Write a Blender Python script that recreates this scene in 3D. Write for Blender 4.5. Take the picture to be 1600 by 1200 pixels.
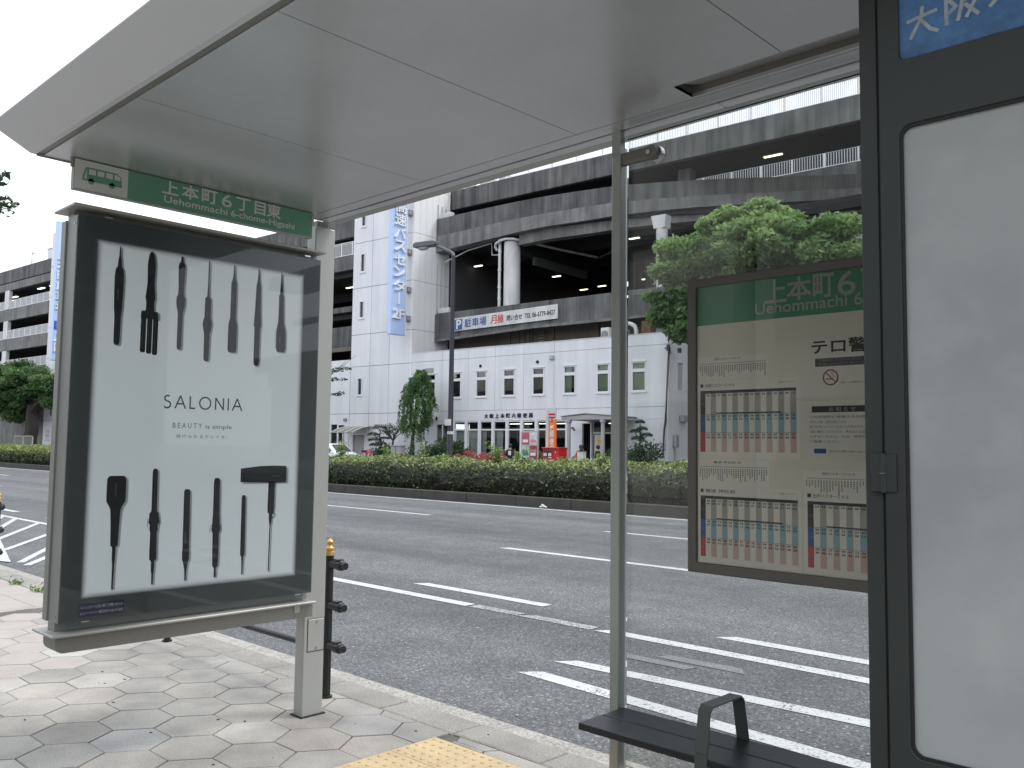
import bpy, bmesh, math, random
import numpy as np
from mathutils import Vector, Matrix

for _o in list(bpy.data.objects):
    bpy.data.objects.remove(_o)
random.seed(7)
rng = np.random.default_rng(7)
SC = bpy.context.scene
COL = SC.collection
rad = math.radians

# ---------------------------------------------------------------- camera
CAM_H = 1.45
pitch, roll, yaw = rad(4.1517), rad(0.7506), rad(43.7997)
fwd = Vector((-math.sin(yaw) * math.cos(pitch), math.cos(yaw) * math.cos(pitch), math.sin(pitch)))
rgt = Vector((math.cos(yaw), math.sin(yaw), 0))
upv = rgt.cross(fwd)
r2 = rgt * math.cos(roll) + upv * math.sin(roll)
u2 = -rgt * math.sin(roll) + upv * math.cos(roll)
cam_data = bpy.data.cameras.new('camera')
cam = bpy.data.objects.new('camera', cam_data)
COL.objects.link(cam)
cam.matrix_world = Matrix(((r2.x, u2.x, -fwd.x, 0), (r2.y, u2.y, -fwd.y, 0), (r2.z, u2.z, -fwd.z, CAM_H), (0, 0, 0, 1)))
cam_data.sensor_width = 36
cam_data.lens = 1379.55 / 1600 * 36
cam_data.clip_start = 0.05
cam_data.clip_end = 3000
SC.camera = cam

# ---------------------------------------------------------------- sky, sun, exposure
SUN_EL, SUN_AZ = 57, 50          # azimuth from +X towards +Y
sd = Vector((math.cos(rad(SUN_EL)) * math.cos(rad(SUN_AZ)), math.cos(rad(SUN_EL)) * math.sin(rad(SUN_AZ)), math.sin(rad(SUN_EL))))
w = bpy.data.worlds.new('World')
SC.world = w
w.use_nodes = True
nt = w.node_tree
nt.nodes.clear()
sky = nt.nodes.new('ShaderNodeTexSky')
sky.sky_type = 'NISHITA'
sky.sun_disc = False
sky.sun_elevation = rad(SUN_EL)
sky.sun_rotation = math.atan2(sd.x, sd.y)
sky.air_density = 1.0
sky.dust_density = 3.0
mixc = nt.nodes.new('ShaderNodeMixRGB')
mixc.inputs[0].default_value = 0.86         # bright overcast veil over the blue
mixc.inputs[2].default_value = (16.5, 17.3, 18.5, 1)
bg = nt.nodes.new('ShaderNodeBackground')
bg.inputs[1].default_value = 0.085
wo = nt.nodes.new('ShaderNodeOutputWorld')
nt.links.new(sky.outputs[0], mixc.inputs[1])
nt.links.new(mixc.outputs[0], bg.inputs[0])
nt.links.new(bg.outputs[0], wo.inputs[0])
sun_d = bpy.data.lights.new('sun', 'SUN')
sun_d.energy = 1.5
sun_d.angle = rad(14)
sun_d.color = (1.0, 0.97, 0.93)
sun = bpy.data.objects.new('sun', sun_d)
COL.objects.link(sun)
sun.location = (20, 20, 40)
sun.rotation_euler = (-sd).to_track_quat('-Z', 'Y').to_euler()
SC.view_settings.view_transform = 'Standard'
SC.view_settings.look = 'None'
SC.view_settings.gamma = 1
SC.view_settings.use_curve_mapping = False
SC.view_settings.exposure = 0.35
try:
    SC.cycles.use_denoising = True
    SC.cycles.max_bounces = 10
    SC.cycles.transparent_max_bounces = 12
    SC.cycles.caustics_reflective = False
    SC.cycles.caustics_refractive = False
except Exception:
    pass

# ---------------------------------------------------------------- materials
def lin(r, g, b):
    f = lambda c: ((c / 255 + 0.055) / 1.055) ** 2.4 if c > 10 else c / 255 / 12.92
    return (f(r), f(g), f(b))

def newmat(name):
    m = bpy.data.materials.new(name)
    m.use_nodes = True
    m.node_tree.nodes.clear()
    N, L = m.node_tree.nodes, m.node_tree.links
    out = N.new('ShaderNodeOutputMaterial')
    return m, N, L, out

def M(name, col, rough=0.6, metal=0.0, var=0.0, vs=3.0, stretch=1.0, fine=0.0, fs=120.0, bump=0.0, bs=200.0, spec=0.5, coat=0.0, alpha=1, rvar=0.0, dark=None):
    """procedural painted / mineral surface: large patches (var), fine grain (fine), optional vertical streaks (stretch<1)"""
    m, N, L, out = newmat(name)
    p = N.new('ShaderNodeBsdfPrincipled')
    p.inputs['Roughness'].default_value = rough
    p.inputs['Metallic'].default_value = metal
    p.inputs['Specular IOR Level'].default_value = spec
    p.inputs['Coat Weight'].default_value = coat
    p.inputs['Coat Roughness'].default_value = 0.05
    L.new(p.outputs[0], out.inputs[0])
    base = tuple(col) + (1,)
    p.inputs['Base Color'].default_value = base
    if var or fine or bump or rvar:
        g = N.new('ShaderNodeNewGeometry')
        cur = None
        def noise(scale, det, st=1.0):
            mp = N.new('ShaderNodeMapping')
            mp.inputs['Scale'].default_value = (scale, scale, scale * st)
            L.new(g.outputs['Position'], mp.inputs[0])
            n = N.new('ShaderNodeTexNoise')
            n.inputs['Scale'].default_value = 1.0
            n.inputs['Detail'].default_value = det
            n.inputs['Roughness'].default_value = 0.6
            L.new(mp.outputs[0], n.inputs['Vector'])
            return n
        def varied(src, n, lo, hi, c_dark, c_light):
            rp = N.new('ShaderNodeMapRange')
            rp.inputs[1].default_value = 0.3
            rp.inputs[2].default_value = 0.7
            L.new(n.outputs[0], rp.inputs[0])
            mx = N.new('ShaderNodeMixRGB')
            mx.blend_type = 'MULTIPLY'
            mx.inputs[0].default_value = 1
            cr = N.new('ShaderNodeMixRGB')
            cr.inputs[1].default_value = c_dark
            cr.inputs[2].default_value = c_light
            L.new(rp.outputs[0], cr.inputs[0])
            if src is None:
                mx.inputs[1].default_value = base
            else:
                L.new(src, mx.inputs[1])
            L.new(cr.outputs[0], mx.inputs[2])
            return mx.outputs[0]
        if var:
            n = noise(vs, 5, stretch)
            d = dark or (1 - var, 1 - var, 1 - var * 0.95)
            cur = varied(cur, n, 0, 1, tuple(d) + (1,), (1 + var * 0.5, 1 + var * 0.5, 1 + var * 0.45, 1))
            if rvar:
                mr = N.new('ShaderNodeMapRange')
                mr.inputs[3].default_value = max(0.02, rough - rvar)
                mr.inputs[4].default_value = min(1, rough + rvar)
                L.new(n.outputs[0], mr.inputs[0])
                L.new(mr.outputs[0], p.inputs['Roughness'])
        if fine:
            n2 = noise(fs, 2)
            cur = varied(cur, n2, 0, 1, (1 - fine,) * 3 + (1,), (1 + fine,) * 3 + (1,))
        if cur is not None:
            L.new(cur, p.inputs['Base Color'])
        if bump:
            n3 = noise(bs, 3)
            b = N.new('ShaderNodeBump')
            b.inputs['Strength'].default_value = bump
            b.inputs['Distance'].default_value = 0.01
            L.new(n3.outputs[0], b.inputs['Height'])
            L.new(b.outputs[0], p.inputs['Normal'])
    return m

def emis(name, col, strength):
    m, N, L, out = newmat(name)
    e = N.new('ShaderNodeEmission')
    e.inputs[0].default_value = tuple(col) + (1,)
    e.inputs[1].default_value = strength
    L.new(e.outputs[0], out.inputs[0])
    return m

def glass(name, tint=(0.93, 0.95, 0.94), ior=1.45, rough=0.0, haze=0.0, hcol=(0.6, 0.62, 0.62)):
    """thin pane: clear transmission with a Fresnel mirror, and a little grime (diffuse, patchy)"""
    m, N, L, out = newmat(name)
    t = N.new('ShaderNodeBsdfTransparent')
    t.inputs[0].default_value = tuple(tint) + (1,)
    gl = N.new('ShaderNodeBsdfGlossy')
    gl.inputs['Roughness'].default_value = rough
    fr = N.new('ShaderNodeFresnel')
    fr.inputs[0].default_value = ior
    mx = N.new('ShaderNodeMixShader')
    L.new(fr.outputs[0], mx.inputs[0])
    L.new(t.outputs[0], mx.inputs[1])
    L.new(gl.outputs[0], mx.inputs[2])
    last = mx.outputs[0]
    if haze:
        d = N.new('ShaderNodeBsdfDiffuse')
        d.inputs[0].default_value = tuple(hcol) + (1,)
        g = N.new('ShaderNodeNewGeometry')
        n = N.new('ShaderNodeTexNoise')
        n.inputs['Scale'].default_value = 3.5
        n.inputs['Detail'].default_value = 6
        L.new(g.outputs['Position'], n.inputs['Vector'])
        mr = N.new('ShaderNodeMapRange')
        mr.inputs[1].default_value = 0.35
        mr.inputs[2].default_value = 0.75
        mr.inputs[3].default_value = haze * 0.35
        mr.inputs[4].default_value = haze * 1.6
        L.new(n.outputs[0], mr.inputs[0])
        m2 = N.new('ShaderNodeMixShader')
        L.new(mr.outputs[0], m2.inputs[0])
        L.new(last, m2.inputs[1])
        L.new(d.outputs[0], m2.inputs[2])
        last = m2.outputs[0]
    L.new(last, out.inputs[0])
    return m

def leafmat(name, c0, c1, c2, trans=0.25):
    m, N, L, out = newmat(name)
    at = N.new('ShaderNodeAttribute')
    at.attribute_name = 'tone'
    rp = N.new('ShaderNodeValToRGB')
    rp.color_ramp.elements[0].color = tuple(c0) + (1,)
    rp.color_ramp.elements[1].color = tuple(c2) + (1,)
    e = rp.color_ramp.elements.new(0.5)
    e.color = tuple(c1) + (1,)
    L.new(at.outputs['Fac'], rp.inputs[0])
    p = N.new('ShaderNodeBsdfPrincipled')
    p.inputs['Roughness'].default_value = 0.5
    p.inputs['Specular IOR Level'].default_value = 0.35
    L.new(rp.outputs[0], p.inputs['Base Color'])
    t = N.new('ShaderNodeBsdfTranslucent')
    L.new(rp.outputs[0], t.inputs[0])
    mx = N.new('ShaderNodeMixShader')
    mx.inputs[0].default_value = trans
    L.new(p.outputs[0], mx.inputs[1])
    L.new(t.outputs[0], mx.inputs[2])
    L.new(mx.outputs[0], out.inputs[0])
    return m

def asphalt_mat():
    m, N, L, out = newmat('asphalt')
    g = N.new('ShaderNodeNewGeometry')
    vo = N.new('ShaderNodeTexVoronoi')
    vo.inputs['Scale'].default_value = 75
    L.new(g.outputs['Position'], vo.inputs['Vector'])
    sep = N.new('ShaderNodeSeparateColor')
    L.new(vo.outputs['Color'], sep.inputs[0])
    rp = N.new('ShaderNodeValToRGB')
    cr = rp.color_ramp
    cr.elements[0].position = 0.0
    cr.elements[0].color = (0.066, 0.067, 0.071, 1)
    cr.elements[1].position = 1.0
    cr.elements[1].color = (0.30, 0.30, 0.30, 1)
    for pos, c in ((0.35, (0.102, 0.104, 0.109)), (0.7, (0.132, 0.135, 0.140)), (0.93, (0.165, 0.168, 0.172))):
        e = cr.elements.new(pos)
        e.color = c + (1,)
    L.new(sep.outputs[0], rp.inputs[0])
    # worn wheel tracks and patches, stretched along the road
    mp = N.new('ShaderNodeMapping')
    mp.inputs['Scale'].default_value = (0.05, 0.9, 1)
    L.new(g.outputs['Position'], mp.inputs[0])
    n = N.new('ShaderNodeTexNoise')
    n.inputs['Scale'].default_value = 1
    n.inputs['Detail'].default_value = 6
    L.new(mp.outputs[0], n.inputs['Vector'])
    mr = N.new('ShaderNodeMapRange')
    mr.inputs[1].default_value = 0.3
    mr.inputs[2].default_value = 0.7
    mr.inputs[3].default_value = 0.80
    mr.inputs[4].default_value = 1.20
    L.new(n.outputs[0], mr.inputs[0])
    n2 = N.new('ShaderNodeTexNoise')
    n2.inputs['Scale'].default_value = 2.2
    n2.inputs['Detail'].default_value = 8
    L.new(g.outputs['Position'], n2.inputs['Vector'])
    mr2 = N.new('ShaderNodeMapRange')
    mr2.inputs[1].default_value = 0.3
    mr2.inputs[2].default_value = 0.7
    mr2.inputs[3].default_value = 0.86
    mr2.inputs[4].default_value = 1.14
    L.new(n2.outputs[0], mr2.inputs[0])
    mul = N.new('ShaderNodeMath')
    mul.operation = 'MULTIPLY'
    L.new(mr.outputs[0], mul.inputs[0])
    L.new(mr2.outputs[0], mul.inputs[1])
    # oil-darkened strips in the middle of each lane
    sx = N.new('ShaderNodeSeparateXYZ')
    L.new(g.outputs['Position'], sx.inputs[0])
    wob = N.new('ShaderNodeMath')
    wob.operation = 'MULTIPLY_ADD'
    L.new(n.outputs[0], wob.inputs[0])
    wob.inputs[1].default_value = 0.5
    L.new(sx.outputs[1], wob.inputs[2])
    cur = mul
    for yc in (8.85, 12.3, 15.95):
        d = N.new('ShaderNodeMath'); d.operation = 'SUBTRACT'
        L.new(wob.outputs[0], d.inputs[0]); d.inputs[1].default_value = yc
        a = N.new('ShaderNodeMath'); a.operation = 'ABSOLUTE'
        L.new(d.outputs[0], a.inputs[0])
        q = N.new('ShaderNodeMapRange')
        q.inputs[1].default_value = 0.1
        q.inputs[2].default_value = 0.75
        q.inputs[3].default_value = 0.84
        q.inputs[4].default_value = 1.0
        L.new(a.outputs[0], q.inputs[0])
        m_ = N.new('ShaderNodeMath'); m_.operation = 'MULTIPLY'
        L.new(cur.outputs[0], m_.inputs[0]); L.new(q.outputs[0], m_.inputs[1])
        cur = m_
    mul = cur
    mx = N.new('ShaderNodeMixRGB')
    mx.blend_type = 'MULTIPLY'
    mx.inputs[0].default_value = 1
    L.new(rp.outputs[0], mx.inputs[1])
    L.new(mul.outputs[0], mx.inputs[2])
    p = N.new('ShaderNodeBsdfPrincipled')
    p.inputs['Roughness'].default_value = 0.8
    p.inputs['Specular IOR Level'].default_value = 0.3
    L.new(mx.outputs[0], p.inputs['Base Color'])
    b = N.new('ShaderNodeBump')
    b.inputs['Strength'].default_value = 0.5
    b.inputs['Distance'].default_value = 0.006
    L.new(vo.outputs['Distance'], b.inputs['Height'])
    L.new(b.outputs[0], p.inputs['Normal'])
    L.new(p.outputs[0], out.inputs[0])
    return m

def roadpaint_mat(name='road_paint', wear=0.18, col=(0.54, 0.55, 0.545)):
    """thermoplastic paint, chipped so the stones show through"""
    m, N, L, out = newmat(name)
    g = N.new('ShaderNodeNewGeometry')
    vo = N.new('ShaderNodeTexVoronoi')
    vo.inputs['Scale'].default_value = 75
    L.new(g.outputs['Position'], vo.inputs['Vector'])
    sep = N.new('ShaderNodeSeparateColor')
    L.new(vo.outputs['Color'], sep.inputs[0])
    n = N.new('ShaderNodeTexNoise')
    n.inputs['Scale'].default_value = 5
    n.inputs['Detail'].default_value = 5
    L.new(g.outputs['Position'], n.inputs['Vector'])
    ad = N.new('ShaderNodeMath')
    ad.operation = 'ADD'
    L.new(sep.outputs[1], ad.inputs[0])
    L.new(n.outputs[0], ad.inputs[1])
    mr = N.new('ShaderNodeMapRange')
    mr.inputs[1].default_value = wear + 0.25
    mr.inputs[2].default_value = wear + 0.6
    L.new(ad.outputs[0], mr.inputs[0])
    mx = N.new('ShaderNodeMixRGB')
    mx.inputs[1].default_value = (0.16, 0.16, 0.165, 1)
    mx.inputs[2].default_value = col + (1,)
    L.new(mr.outputs[0], mx.inputs[0])
    p = N.new('ShaderNodeBsdfPrincipled')
    p.inputs['Roughness'].default_value = 0.7
    L.new(mx.outputs[0], p.inputs['Base Color'])
    b = N.new('ShaderNodeBump')
    b.inputs['Strength'].default_value = 0.4
    b.inputs['Distance'].default_value = 0.004
    L.new(vo.outputs['Distance'], b.inputs['Height'])
    L.new(b.outputs[0], p.inputs['Normal'])
    L.new(p.outputs[0], out.inputs[0])
    return m

def poster_mat():
    """printed poster: pale ground, black half-tone dots fading in towards its edge (flat print)"""
    m, N, L, out = newmat('poster_print')
    y0, y1, z0, z1 = 1.524, 2.608, 0.766, 2.365
    g = N.new('ShaderNodeNewGeometry')
    sx = N.new('ShaderNodeSeparateXYZ')
    L.new(g.outputs['Position'], sx.inputs[0])
    def mth(op, a, b=None):
        n = N.new('ShaderNodeMath')
        n.operation = op
        for i, q in enumerate((a, b)):
            if q is None:
                continue
            if isinstance(q, (int, float)):
                n.inputs[i].default_value = q
            else:
                L.new(q, n.inputs[i])
        return n.outputs[0]
    Y, Z = sx.outputs[1], sx.outputs[2]
    d = mth('MINIMUM', mth('MINIMUM', mth('SUBTRACT', Y, y0), mth('SUBTRACT', y1, Y)), mth('MINIMUM', mth('SUBTRACT', Z, z0), mth('SUBTRACT', z1, Z)))
    pt = 0.0105
    a = mth('DIVIDE', mth('ADD', Y, Z), pt)
    b = mth('DIVIDE', mth('SUBTRACT', Y, Z), pt)
    fa = mth('SUBTRACT', mth('FRACT', mth('ADD', a, 1000.0)), 0.5)
    fb = mth('SUBTRACT', mth('FRACT', mth('ADD', b, 1000.0)), 0.5)
    r = mth('SQRT', mth('ADD', mth('MULTIPLY', fa, fa), mth('MULTIPLY', fb, fb)))
    lim = mth('MULTIPLY', mth('SUBTRACT', 1.0, mth('DIVIDE', d, 0.036)), 0.62)
    isdot = mth('LESS_THAN', r, lim)
    n = N.new('ShaderNodeTexNoise')
    n.inputs['Scale'].default_value = 1.6
    L.new(g.outputs['Position'], n.inputs['Vector'])
    c0 = N.new('ShaderNodeMixRGB')
    c0.inputs[1].default_value = (0.60, 0.68, 0.70, 1)
    c0.inputs[2].default_value = (0.70, 0.76, 0.78, 1)
    L.new(n.outputs[0], c0.inputs[0])
    mx = N.new('ShaderNodeMixRGB')
    L.new(isdot, mx.inputs[0])
    L.new(c0.outputs[0], mx.inputs[1])
    mx.inputs[2].default_value = (0.03, 0.035, 0.037, 1)
    p = N.new('ShaderNodeBsdfPrincipled')
    p.inputs['Roughness'].default_value = 0.45
    L.new(mx.outputs[0], p.inputs['Base Color'])
    L.new(mx.outputs[0], p.inputs['Emission Color'])      # faint even glow added to lift the dim print
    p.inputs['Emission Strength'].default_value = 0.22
    L.new(p.outputs[0], out.inputs[0])
    return m

alu = M('grey_painted_aluminium', (0.40, 0.405, 0.385), 0.42, 0.25, var=0.06, vs=2, bump=0.03, bs=300)
alu_case = M('light_box_casing', (0.25, 0.255, 0.24), 0.45, 0.25, var=0.08, vs=3)
alu_post = M('greenish_grey_post_paint', (0.40, 0.43, 0.41), 0.33, 0.55, var=0.06, vs=2)
alu_dark = M('dim_aluminium', (0.22, 0.22, 0.205), 0.45, 0.3, var=0.06, vs=3)
soffit_m = M('soffit_sheet', (0.60, 0.61, 0.625), 0.3, 0.55, var=0.07, vs=2.2, fine=0.02, fs=30, rvar=0.06, spec=0.5)
fascia_m = M('fascia_sheet', (0.66, 0.685, 0.735), 0.5, 0.15, var=0.03, vs=2)
black_gap = M('joint_black', (0.02, 0.02, 0.022), 0.8)  # near black fill for joints, gaps and the roof core
frame_dark = M('charcoal_glass_border', (0.072, 0.088, 0.089), 0.35, 0, var=0.06, vs=3)
cab_m = M('green_black_cabinet_paint', (0.034, 0.040, 0.038), 0.48, 0.1, var=0.10, vs=4, bump=0.03, bs=400)
rubber = M('gasket_rubber', (0.012, 0.012, 0.012), 0.6)
steel = M('stainless_steel', (0.5, 0.5, 0.5), 0.25, 1.0)
black_m = M('black_fence_paint', (0.012, 0.012, 0.013), 0.4)
gold_m = M('gold_finial_paint', (0.62, 0.40, 0.12), 0.35, 0.35)
slat_m = M('charcoal_bench_slat', (0.026, 0.028, 0.031), 0.38, 0.1, var=0.12, vs=6, bump=0.05, bs=250)
arm_m = M('grey_green_armrest_paint', (0.095, 0.11, 0.10), 0.42, 0.2)
white_print = M('white_print', (0.68, 0.72, 0.68), 0.5)
green_print = M('bus_stop_green', (0.14, 0.35, 0.24), 0.45, var=0.04, vs=2)
green_dim = M('timetable_green', (0.07, 0.30, 0.165), 0.5)
ink = M('black_ink', (0.012, 0.015, 0.018), 0.55)
greyink = M('grey_ink', (0.22, 0.22, 0.21), 0.6)
prod_m = M('black_product_print', (0.010, 0.012, 0.014), 0.5)
prodhi = M('dark_grey_product_print', (0.05, 0.055, 0.058), 0.5)
prodshadow = M('pale_grey_product_print', (0.50, 0.56, 0.58), 0.5)
navy = M('navy_sticker', (0.02, 0.026, 0.085), 0.4)
cream = M('cream_sheet', (0.78, 0.765, 0.645), 0.6, var=0.05, vs=3)
paper = M('white_paper', (0.82, 0.81, 0.715), 0.6, var=0.03, vs=5)
paper2 = M('grey_paper', (0.76, 0.75, 0.67), 0.6, var=0.06, vs=5)
c_grey = M('timetable_grey', (0.42, 0.41, 0.36), 0.6)
c_blue = M('timetable_blue', (0.27, 0.46, 0.53), 0.6)
c_pink = M('timetable_pink', (0.62, 0.46, 0.40), 0.6)
c_navy = M('timetable_navy', (0.015, 0.09, 0.30), 0.6)
c_red = M('timetable_red', (0.50, 0.045, 0.055), 0.6)
ring_red = M('no_smoking_red', (0.30, 0.06, 0.04), 0.6)
white_wall = M('white_wall_panel', (0.70, 0.715, 0.745), 0.55, var=0.11, vs=1.3, stretch=0.10, fine=0.03, fs=0.5)
white_rib = M('white_rib_panel', (0.78, 0.78, 0.77), 0.5, var=0.04, vs=0.6)
white_frame = M('white_window_frame', (0.72, 0.72, 0.74), 0.45)
concrete = M('stained_concrete', (0.118, 0.117, 0.116), 0.85, var=0.60, vs=2.4, stretch=0.06, fine=0.24, fs=0.7, bump=0.1, bs=20)
concrete_lt = M('pale_stained_concrete', (0.178, 0.177, 0.174), 0.85, var=0.42, vs=2.0, stretch=0.12, fine=0.2, fs=0.8)
concrete_tan = M('tan_concrete', (0.17, 0.155, 0.13), 0.85, var=0.3, vs=0.8, stretch=0.2)
inner_dark = M('unlit_interior', (0.024, 0.025, 0.028), 0.9, var=0.2, vs=0.5)  # deck interiors painted near black so they read as deep shade
white_paint = M('white_paint', (0.60, 0.60, 0.60), 0.5, var=0.22, vs=1.5, stretch=0.3)
rail_white = M('white_railing_paint', (0.74, 0.75, 0.77), 0.45)
bluesign = M('pale_blue_sign', (0.47, 0.60, 0.88), 0.4, var=0.03, vs=0.5)
bluesign_side = M('pale_blue_sign_edge', (0.37, 0.49, 0.80), 0.4)
lamp_on = emis('lit_tube', (1.0, 0.93, 0.72), 2.6)
lamp_on_w = emis('lit_office_tube', (1.0, 0.95, 0.78), 3.0)
pane_dark = M('window_pane_dark', (0.016, 0.019, 0.024), 0.06, 0, spec=0.6)
curtain_g = M('green_curtain', (0.26, 0.36, 0.23), 0.8)
curtain_w = M('grey_curtain', (0.66, 0.68, 0.65), 0.8, var=0.2, vs=8)
curtain_d = M('dark_curtain', (0.05, 0.045, 0.05), 0.8, var=0.4, vs=10)
shop_glass = glass('office_glass', (0.90, 0.93, 0.93), 1.42)
kerb_m = M('kerb_concrete', (0.30, 0.287, 0.26), 0.85, var=0.22, vs=3, fine=0.25, fs=90, bump=0.25, bs=120)
gutter_m = M('gutter_concrete', (0.36, 0.345, 0.315), 0.9, var=0.2, vs=5, fine=0.38, fs=60, bump=0.5, bs=70)
median_kerb = M('dark_median_kerb', (0.066, 0.063, 0.055), 0.9, var=0.25, vs=2, fine=0.2, fs=30)
soil = M('soil', (0.05, 0.042, 0.032), 0.95, var=0.3, vs=4)
pave_base = M('pavement_base', (0.12, 0.115, 0.105), 0.9, var=0.3, vs=3)
pave_plain = M('pavement_concrete', (0.30, 0.285, 0.26), 0.9, var=0.15, vs=2, fine=0.15, fs=80)
pav = [M('paver_concrete_%s' % n, c, 0.85, var=0.36, vs=1.9, fine=0.18, fs=110, bump=0.18, bs=160) for n, c in
       (('warm', (0.352, 0.330, 0.297)), ('plain', (0.335, 0.322, 0.297)), ('cool', (0.338, 0.332, 0.318)), ('dark', (0.29, 0.274, 0.248)), ('pale', (0.405, 0.388, 0.352)))]
pav_warm = M('paver_pinkish', (0.39, 0.355, 0.325), 0.85, var=0.14, vs=2.2, fine=0.14, fs=100)
tactile_m = M('yellow_tactile_tile', (0.57, 0.435, 0.25), 0.75, var=0.16, vs=6, fine=0.12, fs=90, bump=0.1, bs=150)
asphalt = asphalt_mat()
paint = roadpaint_mat()
paint_worn = roadpaint_mat('worn_road_paint', 0.72, (0.42, 0.42, 0.42))
paint_faint = roadpaint_mat('faint_road_paint', 0.98, (0.26, 0.26, 0.26))
far_pave = M('far_pavement', (0.26, 0.25, 0.24), 0.9, var=0.15, vs=1)
bark = M('dark_bark', (0.045, 0.038, 0.032), 0.9, var=0.4, vs=6, bump=0.5, bs=30)
twig = M('hedge_twigs', (0.020, 0.019, 0.013), 0.9, var=0.4, vs=9)
leaf_tree = leafmat('tree_leaf', (0.055, 0.11, 0.05), (0.14, 0.245, 0.092), (0.36, 0.50, 0.20), 0.45)
leaf_dark = leafmat('dark_leaf', (0.020, 0.042, 0.022), (0.042, 0.085, 0.036), (0.10, 0.17, 0.06), 0.2)
leaf_willow = leafmat('weeping_leaf', (0.034, 0.078, 0.03), (0.085, 0.17, 0.058), (0.19, 0.32, 0.11), 0.35)
leaf_hedge = leafmat('hedge_leaf', (0.012, 0.022, 0.010), (0.055, 0.088, 0.030), (0.38, 0.45, 0.17), 0.25)
leaf_weed = leafmat('weed_leaf', (0.06, 0.12, 0.035), (0.16, 0.27, 0.075), (0.30, 0.42, 0.14), 0.35)
leaf_azalea = leafmat('azalea_leaf', (0.07, 0.08, 0.03), (0.20, 0.17, 0.07), (0.62, 0.10, 0.17), 0.2)
pane_glass = glass('shelter_glass', (0.955, 0.968, 0.962), 1.45, haze=0.010)
ad_glass = glass('advert_cover_glass', (0.97, 0.975, 0.975), 1.28)
car_white = M('white_car_paint', (0.80, 0.81, 0.82), 0.2, 0, coat=1.0)
car_glass = M('car_window', (0.02, 0.025, 0.03), 0.05, 0, spec=0.8)
tyre_m = M('tyre_rubber', (0.015, 0.015, 0.015), 0.8)
post_red = M('post_box_red', (0.50, 0.018, 0.025), 0.35, coat=0.3)
orange = M('orange_banner', (0.78, 0.20, 0.035), 0.5)
skin = M('skin', (0.50, 0.32, 0.24), 0.55)
hair_m = M('black_hair', (0.010, 0.009, 0.009), 0.4)
cloth_blk = M('black_cloth', (0.014, 0.014, 0.017), 0.8)
cloth_wht = M('white_cloth', (0.7, 0.7, 0.7), 0.8)
cloth_jean = M('blue_denim', (0.06, 0.11, 0.22), 0.8)
cloth_red = M('red_cloth', (0.45, 0.04, 0.04), 0.8)
frost = None

# ---------------------------------------------------------------- helpers
B0 = Vector((-47.8166, 39.6322, 0))
BA = rad(4.25)
BU = Vector((math.cos(BA), math.sin(BA), 0))
BV = Vector((-math.sin(BA), math.cos(BA), 0))
def W(p):
    return Vector(p)
def B(p):                      # the frame of the buildings across the road: u along the front, v into it, z up
    return B0 + BU * p[0] + BV * p[1] + Vector((0, 0, p[2]))
def BN(v):
    return BU * v[0] + BV * v[1] + Vector((0, 0, v[2]))
def local(x, y, z=0, rz=0):
    c, s = math.cos(rz), math.sin(rz)
    return lambda p: Vector((x + p[0] * c - p[1] * s, y + p[0] * s + p[1] * c, z + p[2]))

WL = {}
def link(o, parent):
    COL.objects.link(o)
    if parent is not None:
        o.parent = parent
        o.matrix_parent_inverse = Matrix.Translation(-WL[parent.name])
    return o

def tag(o, label=None, cat=None, group=None, kind=None):
    if label: o['label'] = label
    if cat: o['category'] = cat
    if group: o['group'] = group
    if kind: o['kind'] = kind
    return o

def thing(name, label, cat, loc, group=None):
    o = bpy.data.objects.new(name, None)
    COL.objects.link(o)
    o.location = loc
    o.empty_display_size = 0.3
    WL[o.name] = Vector(loc)
    return tag(o, label, cat, group)

def place(me, name, mat, parent):
    """recentre a world-space mesh on its own base and link it"""
    n = len(me.vertices)
    co = np.empty(n * 3, dtype=np.float64)
    me.vertices.foreach_get('co', co)
    co = co.reshape(-1, 3)
    lo, hi = co.min(0), co.max(0)
    loc = Vector(((lo[0] + hi[0]) / 2, (lo[1] + hi[1]) / 2, lo[2]))
    co -= np.array(loc)
    me.vertices.foreach_set('co', co.ravel())
    me.update()
    if mat is not None:
        for q in (mat if isinstance(mat, (list, tuple)) else [mat]):
            me.materials.append(q)
    o = bpy.data.objects.new(name, me)
    o.location = loc
    WL[o.name] = loc
    return link(o, parent)

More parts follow.
